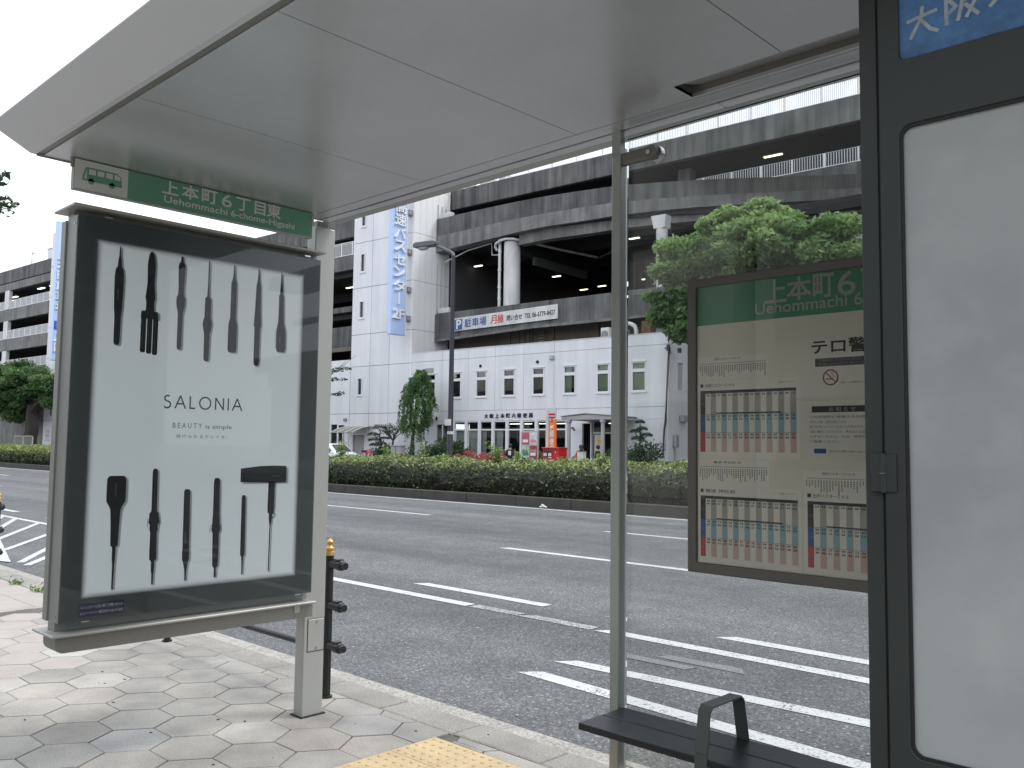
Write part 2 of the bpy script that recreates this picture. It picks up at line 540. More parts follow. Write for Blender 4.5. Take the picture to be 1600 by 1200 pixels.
class MB:
    def __init__(self, fr=W):
        self.v, self.f, self.fr, self.mi = [], [], fr, []
    def add(self, vs, fs, mi=0):
        o = len(self.v)
        self.v += [self.fr(p) for p in vs]
        self.f += [[i + o for i in q] for q in fs]
        self.mi += [mi] * len(fs)
        return self
    def box(self, x0, x1, y0, y1, z0, z1, mi=0):
        return self.add([(x0, y0, z0), (x1, y0, z0), (x1, y1, z0), (x0, y1, z0), (x0, y0, z1), (x1, y0, z1), (x1, y1, z1), (x0, y1, z1)],
                        [(0, 3, 2, 1), (4, 5, 6, 7), (0, 1, 5, 4), (1, 2, 6, 5), (2, 3, 7, 6), (3, 0, 4, 7)], mi)
    def prism(self, poly, lo, hi, ax='x', mi=0):
        f = {'x': lambda a, b, d: (d, a, b), 'y': lambda a, b, d: (a, d, b), 'z': lambda a, b, d: (a, b, d)}[ax]
        n = len(poly)
        vs = [f(a, b, lo) for a, b in poly] + [f(a, b, hi) for a, b in poly]
        fs = [list(range(n))[::-1], list(range(n, 2 * n))] + [(i, (i + 1) % n, n + (i + 1) % n, n + i) for i in range(n)]
        return self.add(vs, fs, mi)
    def quad(self, a, b, c, d, mi=0):
        return self.add([a, b, c, d], [(0, 1, 2, 3)], mi)
    def poly(self, pts, mi=0):
        return self.add(pts, [list(range(len(pts)))], mi)
    def tube(self, path, r, n=8, caps=True, mi=0):
        path = [Vector(p) for p in path]
        rs = r if isinstance(r, (list, tuple)) else [r] * len(path)
        vs, fs = [], []
        prev = None
        for i, p in enumerate(path):
            d = (path[min(i + 1, len(path) - 1)] - path[max(i - 1, 0)]).normalized()
            if prev is None:
                a = d.orthogonal().normalized()
            else:
                a = (prev - d * prev.dot(d))
                a = a.normalized() if a.length > 1e-6 else d.orthogonal().normalized()
            prev = a
            b = d.cross(a)
            for k in range(n):
                t = 2 * math.pi * k / n
                vs.append(p + (a * math.cos(t) + b * math.sin(t)) * rs[i])
        for i in range(len(path) - 1):
            for k in range(n):
                k2 = (k + 1) % n
                fs.append((i * n + k, i * n + k2, (i + 1) * n + k2, (i + 1) * n + k))
        if caps:
            fs.append(list(range(n))[::-1])
            fs.append(list(range((len(path) - 1) * n, len(path) * n)))
        return self.add(vs, fs, mi)
    def lathe(self, cx, cy, prof, n=16, mi=0):
        vs, fs = [], []
        for r, z in prof:
            for k in range(n):
                t = 2 * math.pi * k / n
                vs.append((cx + r * math.cos(t), cy + r * math.sin(t), z))
        for i in range(len(prof) - 1):
            for k in range(n):
                k2 = (k + 1) % n
                fs.append((i * n + k, i * n + k2, (i + 1) * n + k2, (i + 1) * n + k))
        fs.append(list(range(n))[::-1])
        fs.append(list(range((len(prof) - 1) * n, len(prof) * n)))
        return self.add(vs, fs, mi)
    def blob(self, c, r, n=8, m=6, jit=0.0, mi=0):
        vs, fs = [], []
        for i in range(m + 1):
            th = math.pi * i / m
            for k in range(n):
                ph = 2 * math.pi * k / n
                q = 1 + random.uniform(-jit, jit)
                vs.append((c[0] + r[0] * math.sin(th) * math.cos(ph) * q, c[1] + r[1] * math.sin(th) * math.sin(ph) * q, c[2] - r[2] * math.cos(th) * q))
        for i in range(m):
            for k in range(n):
                k2 = (k + 1) % n
                fs.append((i * n + k, i * n + k2, (i + 1) * n + k2, (i + 1) * n + k))
        return self.add(vs, fs, mi)
    def build(self, name, mat, parent=None, bevel=0, seg=1, smooth=False, kind=None, fixn=True):
        me = bpy.data.meshes.new(name)
        me.from_pydata([tuple(p) for p in self.v], [], self.f)
        if any(self.mi):
            me.polygons.foreach_set('material_index', self.mi)
        if fixn or bevel:
            bm = bmesh.new()
            bm.from_mesh(me)
            if smooth:
                bmesh.ops.remove_doubles(bm, verts=bm.verts, dist=1e-5)
            if fixn:
                bmesh.ops.recalc_face_normals(bm, faces=bm.faces)
            if bevel:
                es = [e for e in bm.edges if len(e.link_faces) == 2 and e.calc_face_angle(0) > 0.6]
                bmesh.ops.bevel(bm, geom=es, offset=bevel, segments=seg, affect='EDGES', profile=0.5, clamp_overlap=True)
            bm.to_mesh(me)
            bm.free()
        if smooth:
            me.polygons.foreach_set('use_smooth', [True] * len(me.polygons))
            try:
                me.set_sharp_from_angle(angle=rad(40))
            except Exception:
                pass
        o = place(me, name, mat, parent)
        if kind: o['kind'] = kind
        return o

def rr(x0, x1, y0, y1, r, n=5, corners='1111'):
    """rounded rectangle, counter-clockwise; corners: ll lr ur ul"""
    out = []
    for (cx, cy, a0, flag, px_, py_) in ((x0 + r, y0 + r, 180, corners[0], x0, y0), (x1 - r, y0 + r, 270, corners[1], x1, y0), (x1 - r, y1 - r, 0, corners[2], x1, y1), (x0 + r, y1 - r, 90, corners[3], x0, y1)):
        if flag == '1':
            for k in range(n + 1):
                t = rad(a0 + 90 * k / n)
                out.append((cx + r * math.cos(t), cy + r * math.sin(t)))
        else:
            out.append((px_, py_))
    return out

def plate(name, outer, holes, mp, d0, d1, mat, parent=None, bevel=0):
    """flat plate with holes, drawn in (a, b), thick from d0 to d1; mp(a, b, d) puts it in the world"""
    bm = bmesh.new()
    es = []
    for loop in [outer] + list(holes):
        vs = [bm.verts.new((a, b, 0)) for a, b in loop]
        es += [bm.edges.new((vs[i], vs[(i + 1) % len(vs)])) for i in range(len(vs))]
    bmesh.ops.triangle_fill(bm, use_beauty=True, use_dissolve=False, edges=es)
    r = bmesh.ops.extrude_face_region(bm, geom=list(bm.faces))
    for e in r['geom']:
        if isinstance(e, bmesh.types.BMVert):
            e.co.z = 1
    for v in bm.verts:
        v.co = mp(v.co.x, v.co.y, d0 if v.co.z < 0.5 else d1)
    bmesh.ops.recalc_face_normals(bm, faces=bm.faces)
    if bevel:
        ee = [e for e in bm.edges if len(e.link_faces) == 2 and e.calc_face_angle(0) > 0.9]
        bmesh.ops.bevel(bm, geom=ee, offset=bevel, segments=1, affect='EDGES', profile=0.5, clamp_overlap=True)
    me = bpy.data.meshes.new(name)
    bm.to_mesh(me)
    bm.free()
    return place(me, name, mat, parent)

_TX = {}
def text_mesh(s):
    if s not in _TX:
        c = bpy.data.curves.new('lettering', 'FONT')
        c.body = s
        c.resolution_u = 3
        o = bpy.data.objects.new('lettering', c)
        COL.objects.link(o)
        bpy.context.view_layer.update()
        me = bpy.data.meshes.new_from_object(o.evaluated_get(bpy.context.evaluated_depsgraph_get()))
        vs = [v.co.copy() for v in me.vertices]
        fs = [list(p.vertices) for p in me.polygons]
        bpy.data.objects.remove(o)
        bpy.data.curves.remove(c)
        bpy.data.meshes.remove(me)
        x0, x1 = min(v.x for v in vs), max(v.x for v in vs)
        y0, y1 = min(v.y for v in vs), max(v.y for v in vs)
        _TX[s] = ([((v.x - x0) / (x1 - x0), (v.y - y0) / (y1 - y0)) for v in vs], fs, (x1 - x0) / (y1 - y0))
    return _TX[s]

def text(s, org, xd, yd, h, w=None, mat=None, parent=None, name='lettering', thick=0.0, kind=None, bold=0.0):
    """lettering whose lower left corner is org, h tall and w wide, along xd / yd"""
    vs, fs, asp = text_mesh(s)
    w = w or h * asp
    xd, yd, org = Vector(xd).normalized(), Vector(yd).normalized(), Vector(org)
    me = bpy.data.meshes.new(name)
    nrm = xd.cross(yd)
    pts = [org + xd * (a * w) + yd * (b * h) for a, b in vs]
    faces = list(fs)
    if bold:
        allp, allf = [], []
        for k, (dx, dy) in enumerate(((0, 0), (bold, 0), (0, bold), (bold, bold))):
            allf += [[i + len(allp) for i in q] for q in fs]
            allp += [p + xd * dx + yd * dy + nrm * (0.0002 * k) for p in pts]
        pts, faces = allp, allf
    if thick:
        n = len(pts)
        cnt = {}
        for q in faces:
            for i in range(len(q)):
                cnt[(q[i], q[(i + 1) % len(q)])] = 1
        side = [(b, a, a + n, b + n) for (a, b) in cnt if (b, a) not in cnt]
        pts = pts + [p + nrm * thick for p in pts]
        faces = faces + [[i + n for i in q] for q in faces] + side
    me.from_pydata([tuple(p) for p in pts], [], faces)
    o = place(me, name, mat, parent)
    if kind: o['kind'] = kind
    return o

def copy_tree(o, parent=None, skip=None):
    c = o.copy()
    COL.objects.link(c)
    WL[c.name] = WL[o.name].copy()
    if parent is not None:
        inv = o.matrix_parent_inverse.copy()
        c.parent = parent
        c.matrix_parent_inverse = inv
    for ch in list(o.children):
        copy_tree(ch, c)
    return c

def leafmesh(name, P, size, mat, parent, tone, bias=(0, 0, 0.6), spread=1.0, asp=0.5, kind=None):
    """many leaf-shaped faces: one rhombus per leaf"""
    P = np.asarray(P, dtype=np.float64)
    n = len(P)
    size = np.broadcast_to(np.asarray(size, dtype=np.float64), (n,)) * rng.uniform(0.7, 1.3, n)
    nr = rng.normal(size=(n, 3)) * spread + np.asarray(bias)
    nr /= np.linalg.norm(nr, axis=1, keepdims=True)
    t = rng.normal(size=(n, 3))
    t -= nr * (t * nr).sum(1, keepdims=True)
    t /= np.linalg.norm(t, axis=1, keepdims=True)
    b = np.cross(nr, t)
    s = size[:, None]
    V = np.stack([P - t * s, P + b * s * asp, P + t * s, P - b * s * asp], axis=1).reshape(-1, 3)
    me = bpy.data.meshes.new(name)
    me.vertices.add(4 * n)
    me.vertices.foreach_set('co', V.ravel())
    me.loops.add(4 * n)
    me.loops.foreach_set('vertex_index', np.arange(4 * n, dtype=np.int32))
    me.polygons.add(n)
    me.polygons.foreach_set('loop_start', np.arange(0, 4 * n, 4, dtype=np.int32))
    me.update(calc_edges=True)
    at = me.attributes.new('tone', 'FLOAT', 'POINT')
    at.data.foreach_set('value', np.repeat(np.clip(tone, 0, 1), 4).astype(np.float32))
    o = place(me, name, mat, parent)
    if kind: o['kind'] = kind
    return o

def crown_points(clumps, per, flat=0.6):
    """points spread through ellipsoid clumps, denser near their skins; returns positions and per-leaf tone"""
    PP, TT = [], []
    for (c, r, k) in clumps:
        n = int(per * k)
        d = rng.normal(size=(n, 3))
        d /= np.linalg.norm(d, axis=1, keepdims=True)
        q = rng.uniform(0.25, 1.0, n) ** 0.5
        p = d * q[:, None] * np.array(r) * rng.uniform(0.85, 1.12, (n, 1))
        PP.append(p + np.array(c))
        base = rng.uniform(0.22, 0.55)
        TT.append(base + 0.28 * rng.random(n) - 0.1)
    return np.concatenate(PP), np.concatenate(TT)

def subclumps(c, r, count, scale, flat=0.55, low=-0.6):
    out = []
    while len(out) < count:
        d = rng.normal(size=3)
        d /= np.linalg.norm(d)
        if d[2] < low:
            continue
        q = rng.uniform(0.35, 1.0)
        p = np.array(c) + d * q * np.array(r) * 0.85
        s = scale * rng.uniform(0.7, 1.3)
        out.append((tuple(p), (s, s, s * flat), (s / scale) ** 2))
    return out

# ================================================================= SETTING
ground = MB().box(-900, 900, -900, 900, -3, -0.46).build('ground', far_pave, kind='structure')
road = MB().box(-500, 500, 3.0, 34.2, -0.45, -0.15).build('road', asphalt, kind='structure')

def marking(pts, mat=paint, z=-0.146):
    return MB().poly([(x, y, z) for x, y in pts]).build('lane_marking', mat, road)
def xline(x0, x1, y, wd, mat=paint, sk=0.12):
    """a line along the road; blunt ends cut slightly askew"""
    return marking([(x0, y - wd / 2), (x1, y - wd / 2), (x1 + sk * 0, y + wd / 2), (x0 + sk, y + wd / 2)], mat)
xline(-60, -16, 6.29, 0.12)
xline(-16, -6.6, 6.31, 0.15)
marking([(-6.55, 6.235), (-5.9, 6.25), (-5.9, 6.39), (-6.55, 6.385)], paint_worn)
xline(-5.9, -5.0, 6.32, 0.15, paint_worn)
xline(-4.95, 14, 6.32, 0.15)
for k in range(-16, 4):
    xline(-4.06 + 4.03 * k, -2.02 + 4.03 * k, 6.87, 0.15)
marking([(-4.42, 4.70), (-1.98, 4.54), (6, 4.02), (6, 4.16), (-1.98, 4.68), (-4.30, 4.84)])
marking([(-4.45, 5.13), (-2.15, 5.27), (8, 5.85), (8, 6.0), (-2.15, 5.42), (-4.33, 5.28)])
marking([(-4.25, 5.62), (-3.62, 5.64), (-3.60, 5.76), (-4.22, 5.74)], paint_faint)
marking([(-4.0, 5.82), (-3.25, 5.84), (-3.35, 5.98), (-3.95, 5.95)], paint_faint)
for k in range(-5, 3):
    xline(-10.05 + 10.05 * k, -4.9 + 10.05 * k, 10.28, 0.15)
    xline(-10.75 + 10.05 * k, -5.85 + 10.05 * k, 13.84, 0.15)
xline(-120, 60, 17.58, 0.16)
# hatched bay at the left
for a, b in (((-21.0, 6.24), (-20.0, 5.80)), ((-20.2, 6.24), (-18.05, 5.30)), ((-18.85, 6.24), (-16.1, 4.72)), ((-17.45, 6.24), (-14.45, 4.33)), ((-15.6, 5.62), (-12.85, 4.05)), ((-13.9, 4.95), (-12.5, 4.02))):
    dx, dy = b[0] - a[0], b[1] - a[1]
    l = math.hypot(dx, dy)
    nx, ny = -dy / l * 0.05, dx / l * 0.05
    marking([(a[0] - nx, a[1] - ny), (b[0] - nx, b[1] - ny), (b[0] + nx, b[1] + ny), (a[0] + nx, a[1] + ny)], z=-0.142)
marking([(-22, 5.7), (-13.3, 3.83), (-12.95, 3.97), (-16.4, 4.83), (-22, 6.1)], paint, z=-0.138)

gutter = MB().box(-60, 30, 3.30, 3.785, -0.3, -0.1395).build('gutter', gutter_m, kind='structure')
kerb = MB().box(-120, -16.005, 3.13, 3.36, -0.4, 0).build('kerb', kerb_m, kind='structure', bevel=0.015)
k0 = MB().box(0, 0.594, 3.13, 3.36, -0.4, 0).build('kerb_stone', kerb_m, kerb, bevel=0.016, seg=2)
for k in range(30):
    o = k0 if k == 0 else copy_tree(k0, kerb)
    o.location = (-15.7 + 0.6 * k, 3.245 + random.uniform(-.003, .003), -0.4 + random.uniform(-.004, .002))

pavement = MB().box(-500, 500, -60, 3.128, -0.4, -0.016).build('pavement', pave_plain, kind='structure')
MB().box(-13.6, -0.6, 0.3, 3.127, -0.03, -0.011).build('mortar_bed', pave_base, pavement)

def clip(poly, a, b, c):
    """keep the part of a polygon where a*x + b*y <= c"""
    out = []
    for i in range(len(poly)):
        p, q = poly[i], poly[(i + 1) % len(poly)]
        dp, dq = a * p[0] + b * p[1] - c, a * q[0] + b * q[1] - c
        if dp <= 0:
            out.append(p)
        if dp * dq < 0:
            t = dp / (dp - dq)
            out.append((p[0] + (q[0] - p[0]) * t, p[1] + (q[1] - p[1]) * t))
    return out
def area(p):
    return abs(sum(p[i][0] * p[(i + 1) % len(p)][1] - p[(i + 1) % len(p)][0] * p[i][1] for i in range(len(p)))) / 2
TX0, TX1, TY1 = -3.405, -1.69, 3.03
hx, hy = 0.305, 0.3235
def paver(poly, mat, dz=0.0):
    if len(poly) < 3 or area(poly) < 0.002:
        return
    MB().prism(poly, -0.02, dz, 'z').build('paver', mat, pavement, bevel=0.0022)
for i in range(-16, 10):
    for j in range(-9, 4):
        cx, cy = -3.80 + hx * i, 2.5765 + hy * j + (hy / 2 if i % 2 else 0)
        if not (-8.35 < cx < -1.1 and 0.75 < cy < 3.3):
            continue
        if cx < -6.9 and cy < 1.3 or cx > -3.2 and cy < 1.0:
            continue
        hw, fl, hh = 0.2005, 0.094, 0.1595
        poly = [(cx - hw, cy), (cx - fl, cy - hh), (cx + fl, cy - hh), (cx + hw, cy), (cx + fl, cy + hh), (cx - fl, cy + hh)]
        ylim = 3.124 if cx < TX0 - 0.02 else 3.124
        poly = clip(poly, 0, 1, ylim)
        poly = clip(poly, -1, 0, 8.42)
        if not poly:
            continue
        if cx > TX0 - hw and cy < TY1 + hh:
            if cx < TX0 + 0.05:
                poly = clip(poly, 1, 0, TX0 - 0.004)
            else:
                poly = clip(poly, 0, -1, -(TY1 + 0.004))
        u = random.random()
        m = pav[0] if u < .38 else pav[1] if u < .76 else pav[2] if u < .84 else pav[3] if u < .94 else pav[4]
        if cx < -6.2 and random.random() < .75:
            m = pav_warm
        paver(poly, m, random.uniform(-0.0015, 0.001))
for i in range(9):
    for j in range(5):
        x0 = -8.47 - 0.6 * (i + 1) + (0.3 if j % 2 else 0)
        y0 = 1.62 + 0.3 * j
        poly = clip(clip([(x0 + .003, y0), (x0 + .597, y0), (x0 + .597, y0 + .294), (x0 + .003, y0 + .294)], 0, 1, 3.12), 1, 0, -8.47)
        if poly:
            paver(poly, pav_warm if random.random() < .8 else pav[0], random.uniform(-0.0015, 0.001))
paver([(-8.46, 1.6), (-8.425, 1.6), (-8.425, 3.12), (-8.46, 3.12)], pav[4])
# tactile tiles with blister domes
mt = MB().box(0, .282, 0, .282, -0.02, 0.001)
for a in range(5):
    for b in range(5):
        px_, py_ = 0.0285 + 0.0562 * a, 0.0285 + 0.0562 * b
        mt.lathe(px_, py_, [(0.0135, 0.001), (0.011, 0.0045), (0.007, 0.006)], 7)
t0 = mt.build('tile', tactile_m, pavement, fixn=True)
base_loc = t0.location.copy()
k = 0
for a in range(6):
    for b in range(4):
        o = t0 if k == 0 else copy_tree(t0, pavement)
        o.location = (TX0 + 0.1425 + 0.2855 * a, TY1 - 0.1425 - 0.2855 * b, base_loc.z)
        k += 1

# median and the far side of the road
median = MB().box(-300, 200, 18.1, 21.9, -0.4, 0.06).build('median_soil', soil, kind='structure')
mk = MB().box(0, 1.994, 17.93, 18.12, -0.4, 0.13).build('kerb_stone', median_kerb, median, bevel=0.02)
for k in range(48):
    o = mk if k == 0 else copy_tree(mk, median)
    o.location = (-76 + 2.0 * k, 18.025 + random.uniform(-.004, .004), -0.4)
MB().box(-300, 200, 21.9, 22.1, -0.4, 0.10).build('far_kerb_edge', median_kerb, median)
forecourt = MB().box(-500, 500, 34.2, 400, -0.44, -0.02).build('far_pavement', far_pave, kind='structure')
MB().box(-300, 300, 34.0, 34.2, -0.44, -0.0).build('kerb_edge', kerb_m, forecourt)

# ================================================================= BUS SHELTER
SX0, SX1 = -4.11, 0.63
sh = thing('bus_shelter', 'grey bus shelter with flat canopy, slim posts and a glass back towards the road', 'bus shelter', (-1.3, 2.6, 0))
joints = [SX0, -3.146, -2.206, -1.26, -0.315, SX1]
MB().prism([(1.29, 2.765), (1.22, 2.805), (1.5, 2.895), (2.80, 2.895), (2.80, 2.765)], SX0 + 0.004, SX1 - 0.004).build('roof_core', black_gap, sh)
MB().prism([(1.27, 2.86), (1.105, 2.790), (1.55, 2.95), (2.84, 2.95), (2.84, 2.9), (1.5, 2.9)], SX0 - 0.004, SX1).build('roof_sheet', alu, sh)
fm = MB()
fm.prism([(1.276, 2.699), (1.252, 2.6995), (1.090, 2.784), (1.094, 2.789), (1.105, 2.7895), (1.276, 2.714)], SX0 - 0.006, SX1)
fm.build('fascia', fascia_m, sh, bevel=0.003)
MB().box(SX0, SX1, 1.2775, 1.3015, 2.7045, 2.712).build('fascia_strip', alu_dark, sh)  # mid-grey strip along the inner edge of the fascia
for i in range(5):
    a, b = joints[i] + 0.0016, joints[i + 1] - 0.0016
    if i < 2:
        poly = [(a, 1.303), (b, 1.303), (b, 2.65), (a, 2.65)]
    elif i == 2:
        poly = [(a, 1.303), (b, 1.303), (b, 2.515), (-1.66, 2.515), (-1.66, 2.65), (a, 2.65)]
    elif i == 4:
        poly = [(a, 1.303), (b, 1.303), (b, 2.65), (0.3, 2.65), (0.3, 2.515), (a, 2.515)]
    else:
        poly = [(a, 1.303), (b, 1.303), (b, 2.515), (a, 2.515)]
    MB().prism(poly, 2.70, 2.712, 'z').build('soffit_panel', soffit_m, sh)
MB().box(-1.66, 0.3, 2.634, 2.65, 2.70, 2.712).build('soffit_strip', soffit_m, sh)
lr = MB()                                  # recess for the lamp: four walls and a lid
lr.box(-1.665, -1.66, 2.51, 2.64, 2.701, 2.762).box(0.3, 0.305, 2.51, 2.64, 2.701, 2.762)
lr.box(-1.66, 0.3, 2.51, 2.5148, 2.713, 2.762).box(-1.66, 0.3, 2.6345, 2.64, 2.713, 2.762).box(-1.66, 0.3, 2.5148, 2.6345, 2.75, 2.762)
lr.build('lamp_recess', alu_dark, sh)
MB().prism([(2.516, 2.7025), (2.6335, 2.735), (2.6335, 2.742), (2.516, 2.7095)], -1.625, 0.28).build('lamp_cover', soffit_m, sh)
for a, b in ((SX0, -2.74), (-2.737, -0.86), (-0.857, SX1)):
    MB().box(a, b, 2.652, 2.729, 2.6985, 2.712).build('edge_trim', soffit_m, sh)
for a, b in ((SX0, -2.565), (-2.562, -1.615), (-1.612, -0.1), (-0.097, SX1)):
    MB().box(a, b, 2.737, 2.788, 2.694, 2.712).build('edge_trim', soffit_m, sh, bevel=0.003)
MB().prism([(2.792, 2.697), (2.835, 2.690), (2.845, 2.70), (2.845, 2.90), (2.80, 2.90), (2.792, 2.71)], SX0 - 0.006, SX1).build('gutter_edge', alu, sh, bevel=0.002)
MB().box(SX0 - 0.006, SX0, 1.276, 2.792, 2.694, 2.90).build('end_trim', alu, sh)

# posts
p = MB().box(-4.213, -4.13, 2.72, 2.85, 0.0, 2.665).build('post', alu, sh, bevel=0.006, seg=2)
MB().box(-4.20, -4.142, 2.735, 2.81, 2.66, 2.70).build('post_neck', alu_dark, p)
MB().box(-4.225, -4.118, 2.708, 2.862, -0.004, 0.006).build('base_gap', black_gap, p)
ap = MB().box(-4.132, -4.1265, 2.7435, 2.845, 0.343, 0.512).build('access_panel', alu, sh, bevel=0.002)
MB().box(-4.1315, -4.1285, 2.740, 2.8485, 0.3395, 0.5155).build('panel_gap', black_gap, ap)
for z in (0.358, 0.497):
    MB().tube([(-4.127, 2.797, z), (-4.122, 2.797, z)], 0.005, 8).build('screw', steel, ap)
for x in (-2.08, -0.02):
    p = MB().box(x, x + 0.043, 2.72, 2.775, 0.0, 2.605).build('post', alu_post, sh, bevel=0.003)
    MB().prism([(2.72, 2.60), (2.775, 2.60), (2.765, 2.625), (2.75, 2.635), (2.745, 2.70), (2.72, 2.70)], x + 0.001, x + 0.042).build('post_neck', alu_post, p)
    cl = MB().box(x + 0.04, x + 0.182, 2.725, 2.752, 2.5555, 2.6065).build('glass_clamp', alu_dark, p, bevel=0.008, seg=2)
    MB().tube([(x + 0.180, 2.722, 2.581), (x + 0.180, 2.754, 2.581)], 0.0255, 20).build('clamp_head', alu_dark, p, bevel=0.002)
    MB().tube([(x + 0.183, 2.748, 2.581), (x + 0.183, 2.775, 2.581)], 0.030, 20).build('clamp_disc', steel, p, bevel=0.002)
    MB().tube([(x + 0.172, 2.722, 2.581), (x + 0.172, 2.718, 2.581)], 0.010, 10).build('clamp_bolt', steel, p)
MB().box(-2.03, -0.03, 2.755, 2.763, 0.27, 2.662).build('glass_pane', pane_glass, sh)
MB().box(-2.03, -0.03, 2.753, 2.765, 2.6625, 2.6665).build('pane_edge', rubber, sh)

# ================================================================= BUS STOP SIGN
sg = thing('bus_stop_sign', 'long green bus stop name sign hanging under the canopy end above the advert', 'sign', (-4.04, 2.0, 2.56))
MB().box(-4.055, -4.022, 1.402, 2.626, 2.560, 2.697).build('sign_box', alu_dark, sg, bevel=0.001)
MB().box(-4.022, -4.0205, 1.404, 1.637, 2.564, 2.695).build('pictogram_panel', white_print, sg)
MB().box(-4.022, -4.0205, 1.6372, 2.624, 2.564, 2.695).build('name_panel', green_print, sg)
MB().box(-4.024, -4.0185, 1.40, 2.628, 2.5585, 2.5632).build('lower_lip', alu, sg)
xs = -4.0195
bus_body = [(1.436, 2.606), (1.440, 2.632), (1.452, 2.667), (1.585, 2.667), (1.606, 2.653), (1.611, 2.606)]
win = [[(1.4435, 2.613), (1.450, 2.640), (1.4565, 2.660), (1.4555, 2.613)]]
for a in (1.464, 1.501, 1.538):
    win.append([(a, 2.636), (a, 2.660), (a + 0.030, 2.660), (a + 0.030, 2.636)])
win.append([(1.575, 2.636), (1.575, 2.660), (1.589, 2.660), (1.602, 2.652), (1.603, 2.636)])
bp = plate('bus_pictogram', bus_body, win, lambda a, b, d: (d, a, b), xs - 0.0007, xs, green_print, sg)
for yc in (1.475, 1.566):
    MB().tube([(xs - 0.0006, yc, 2.606), (xs, yc, 2.606)], 0.0135, 14).build('pictogram_wheel', green_print, bp)
chars = '上本町６丁目東'
for i, (ch, a, b, z0, z1) in enumerate((('上', 1.796, 1.873, 2.622, 2.688), ('本', 1.893, 1.975, 2.620, 2.690), ('町', 1.993, 2.072, 2.621, 2.689), ('6', 2.098, 2.152, 2.622, 2.688), ('丁', 2.176, 2.252, 2.620, 2.688), ('目', 2.278, 2.338, 2.620, 2.689), ('東', 2.350, 2.426, 2.620, 2.692))):
    text(ch, (xs, a, z0 + .004), (0, 1, 0), (0, 0, 1), z1 - z0 - .004, b - a, white_print, sg, bold=0.0012 if ch == '6' else 0.0032)
text('Uehommachi', (xs, 1.808, 2.5845), (0, 1, 0), (0, 0, 1), 0.0318, 0.322, white_print, sg, bold=0.0012)
text('6-chome-Higashi', (xs, 2.150, 2.5755), (0, 1, 0), (0, 0, 1), 0.041, 0.364, white_print, sg, bold=0.0012)
MB().box(-4.045, -4.03, 2.626, 2.64, 2.64, 2.70).build('hanger', steel, sg)
MB().box(-4.045, -4.03, 1.39, 1.402, 2.66, 2.70).build('hanger', steel, sg)

# ================================================================= ADVERT LIGHT BOX
ad = thing('advert_light_box', 'tall charcoal framed advert light box for black hair styling tools', 'advertisement', (-4.14, 2.07, 0.55))
MB().box(-4.187, -4.109, 1.445, 2.715, 0.632, 2.488).build('case', alu_case, ad)
MB().box(-4.24, -4.19, 1.437, 2.705, 0.668, 2.452).build('rear_door', alu_case, ad, bevel=0.002)
ds = MB().box(-4.107, -4.0535, 1.437, 2.705, 0.672, 2.458).build('front_door', alu_case, ad, bevel=0.002)
plate('door_border', [(1.4385, .6735), (2.7035, .6735), (2.7035, 2.4565), (1.4385, 2.4565)], [[(1.525, .767), (2.607, .767), (2.607, 2.364), (1.525, 2.364)]],
      lambda a, b, d: (d, a, b), -4.0533, -4.0515, frame_dark, ad)
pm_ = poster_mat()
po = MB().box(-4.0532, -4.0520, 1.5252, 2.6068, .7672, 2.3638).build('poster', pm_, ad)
gl = MB().box(-4.0485, -4.0465, 1.4395, 2.7025, .6745, 2.4555).build('cover_glass', ad_glass, ad)
MB().box(-4.26, -4.015, 1.408, 2.715, 2.488, 2.500).build('top_flange', alu, ad, bevel=0.003)
MB().box(-4.26, -4.015, 1.404, 2.715, 0.619, 0.631).build('bottom_flange', alu, ad, bevel=0.003)
MB().prism(rr(1.432, 2.718, 0.546, 0.618, 0.035, 6, '1000'), -4.20, -4.05).build('support_beam', alu_dark, ad, bevel=0.003)
MB().box(-4.05, -4.043, 2.60, 2.635, 0.575, 0.62).build('bracket_tab', alu, ad, bevel=0.003)
for y, z in ((1.53, .668), (2.60, .668), (1.55, 2.462), (2.60, 2.462)):
    MB().box(-4.052, -4.044, y, y + 0.035, z, z + 0.007).build('latch', steel, ad)
for z in (0.70, 2.42):
    MB().tube([(-4.08, 1.4375, z), (-4.08, 1.434, z)], 0.004, 8).build('screw', steel, ad)
st = MB().box(-4.0515, -4.0508, 1.519, 1.716, 0.689, 0.748).build('sticker', navy, ad)
text('バスシェルターと広告に関してお問い合わせは', (-4.0504, 1.525, 0.724), (0, 1, 0), (0, 0, 1), 0.014, 0.186, white_print, st)
text('エムシードゥコー株式会社 0120-74-2530', (-4.0504, 1.525, 0.699), (0, 1, 0), (0, 0, 1), 0.014, 0.186, white_print, st)

# printed picture: silhouettes of the tools (flat print on the poster)
PX = -4.0516
def sil(pts, mat=prod_m, dx=0.0, n='printed_tool'):
    return MB().poly([(PX + dx, y, z) for y, z in pts]).build(n, mat, po, fixn=False)
def prof(yc, pr, tilt=0.0, mat=prod_m, dx=0.0, n='printed_tool', off=(0, 0)):
    """silhouette from (z, half width) pairs, top to bottom"""
    zt, zb = pr[0][0], pr[-1][0]
    y = lambda z: yc + tilt * (zt - z) / (zt - zb) + off[0]
    return sil([(y(z) - h_, z + off[1]) for z, h_ in pr] + [(y(z) + h_, z + off[1]) for z, h_ in pr[::-1]], mat, dx, n)
def tool(yc, pr, tilt=0.0):
    prof(yc, [(z, h_ * 1.05) for z, h_ in pr], tilt, prodshadow, -0.0002, 'printed_shade', (0.009, -0.005))
    return prof(yc, pr, tilt)
def rnd(z1, z0, h_, end=0.008):
    return [(z1, h_ * .6), (z1 - end * .5, h_ * .9), (z1 - end, h_), (z0 + end, h_), (z0 + end * .5, h_ * .9), (z0, h_ * .6)]
cord = [0.0042, 0.0042]
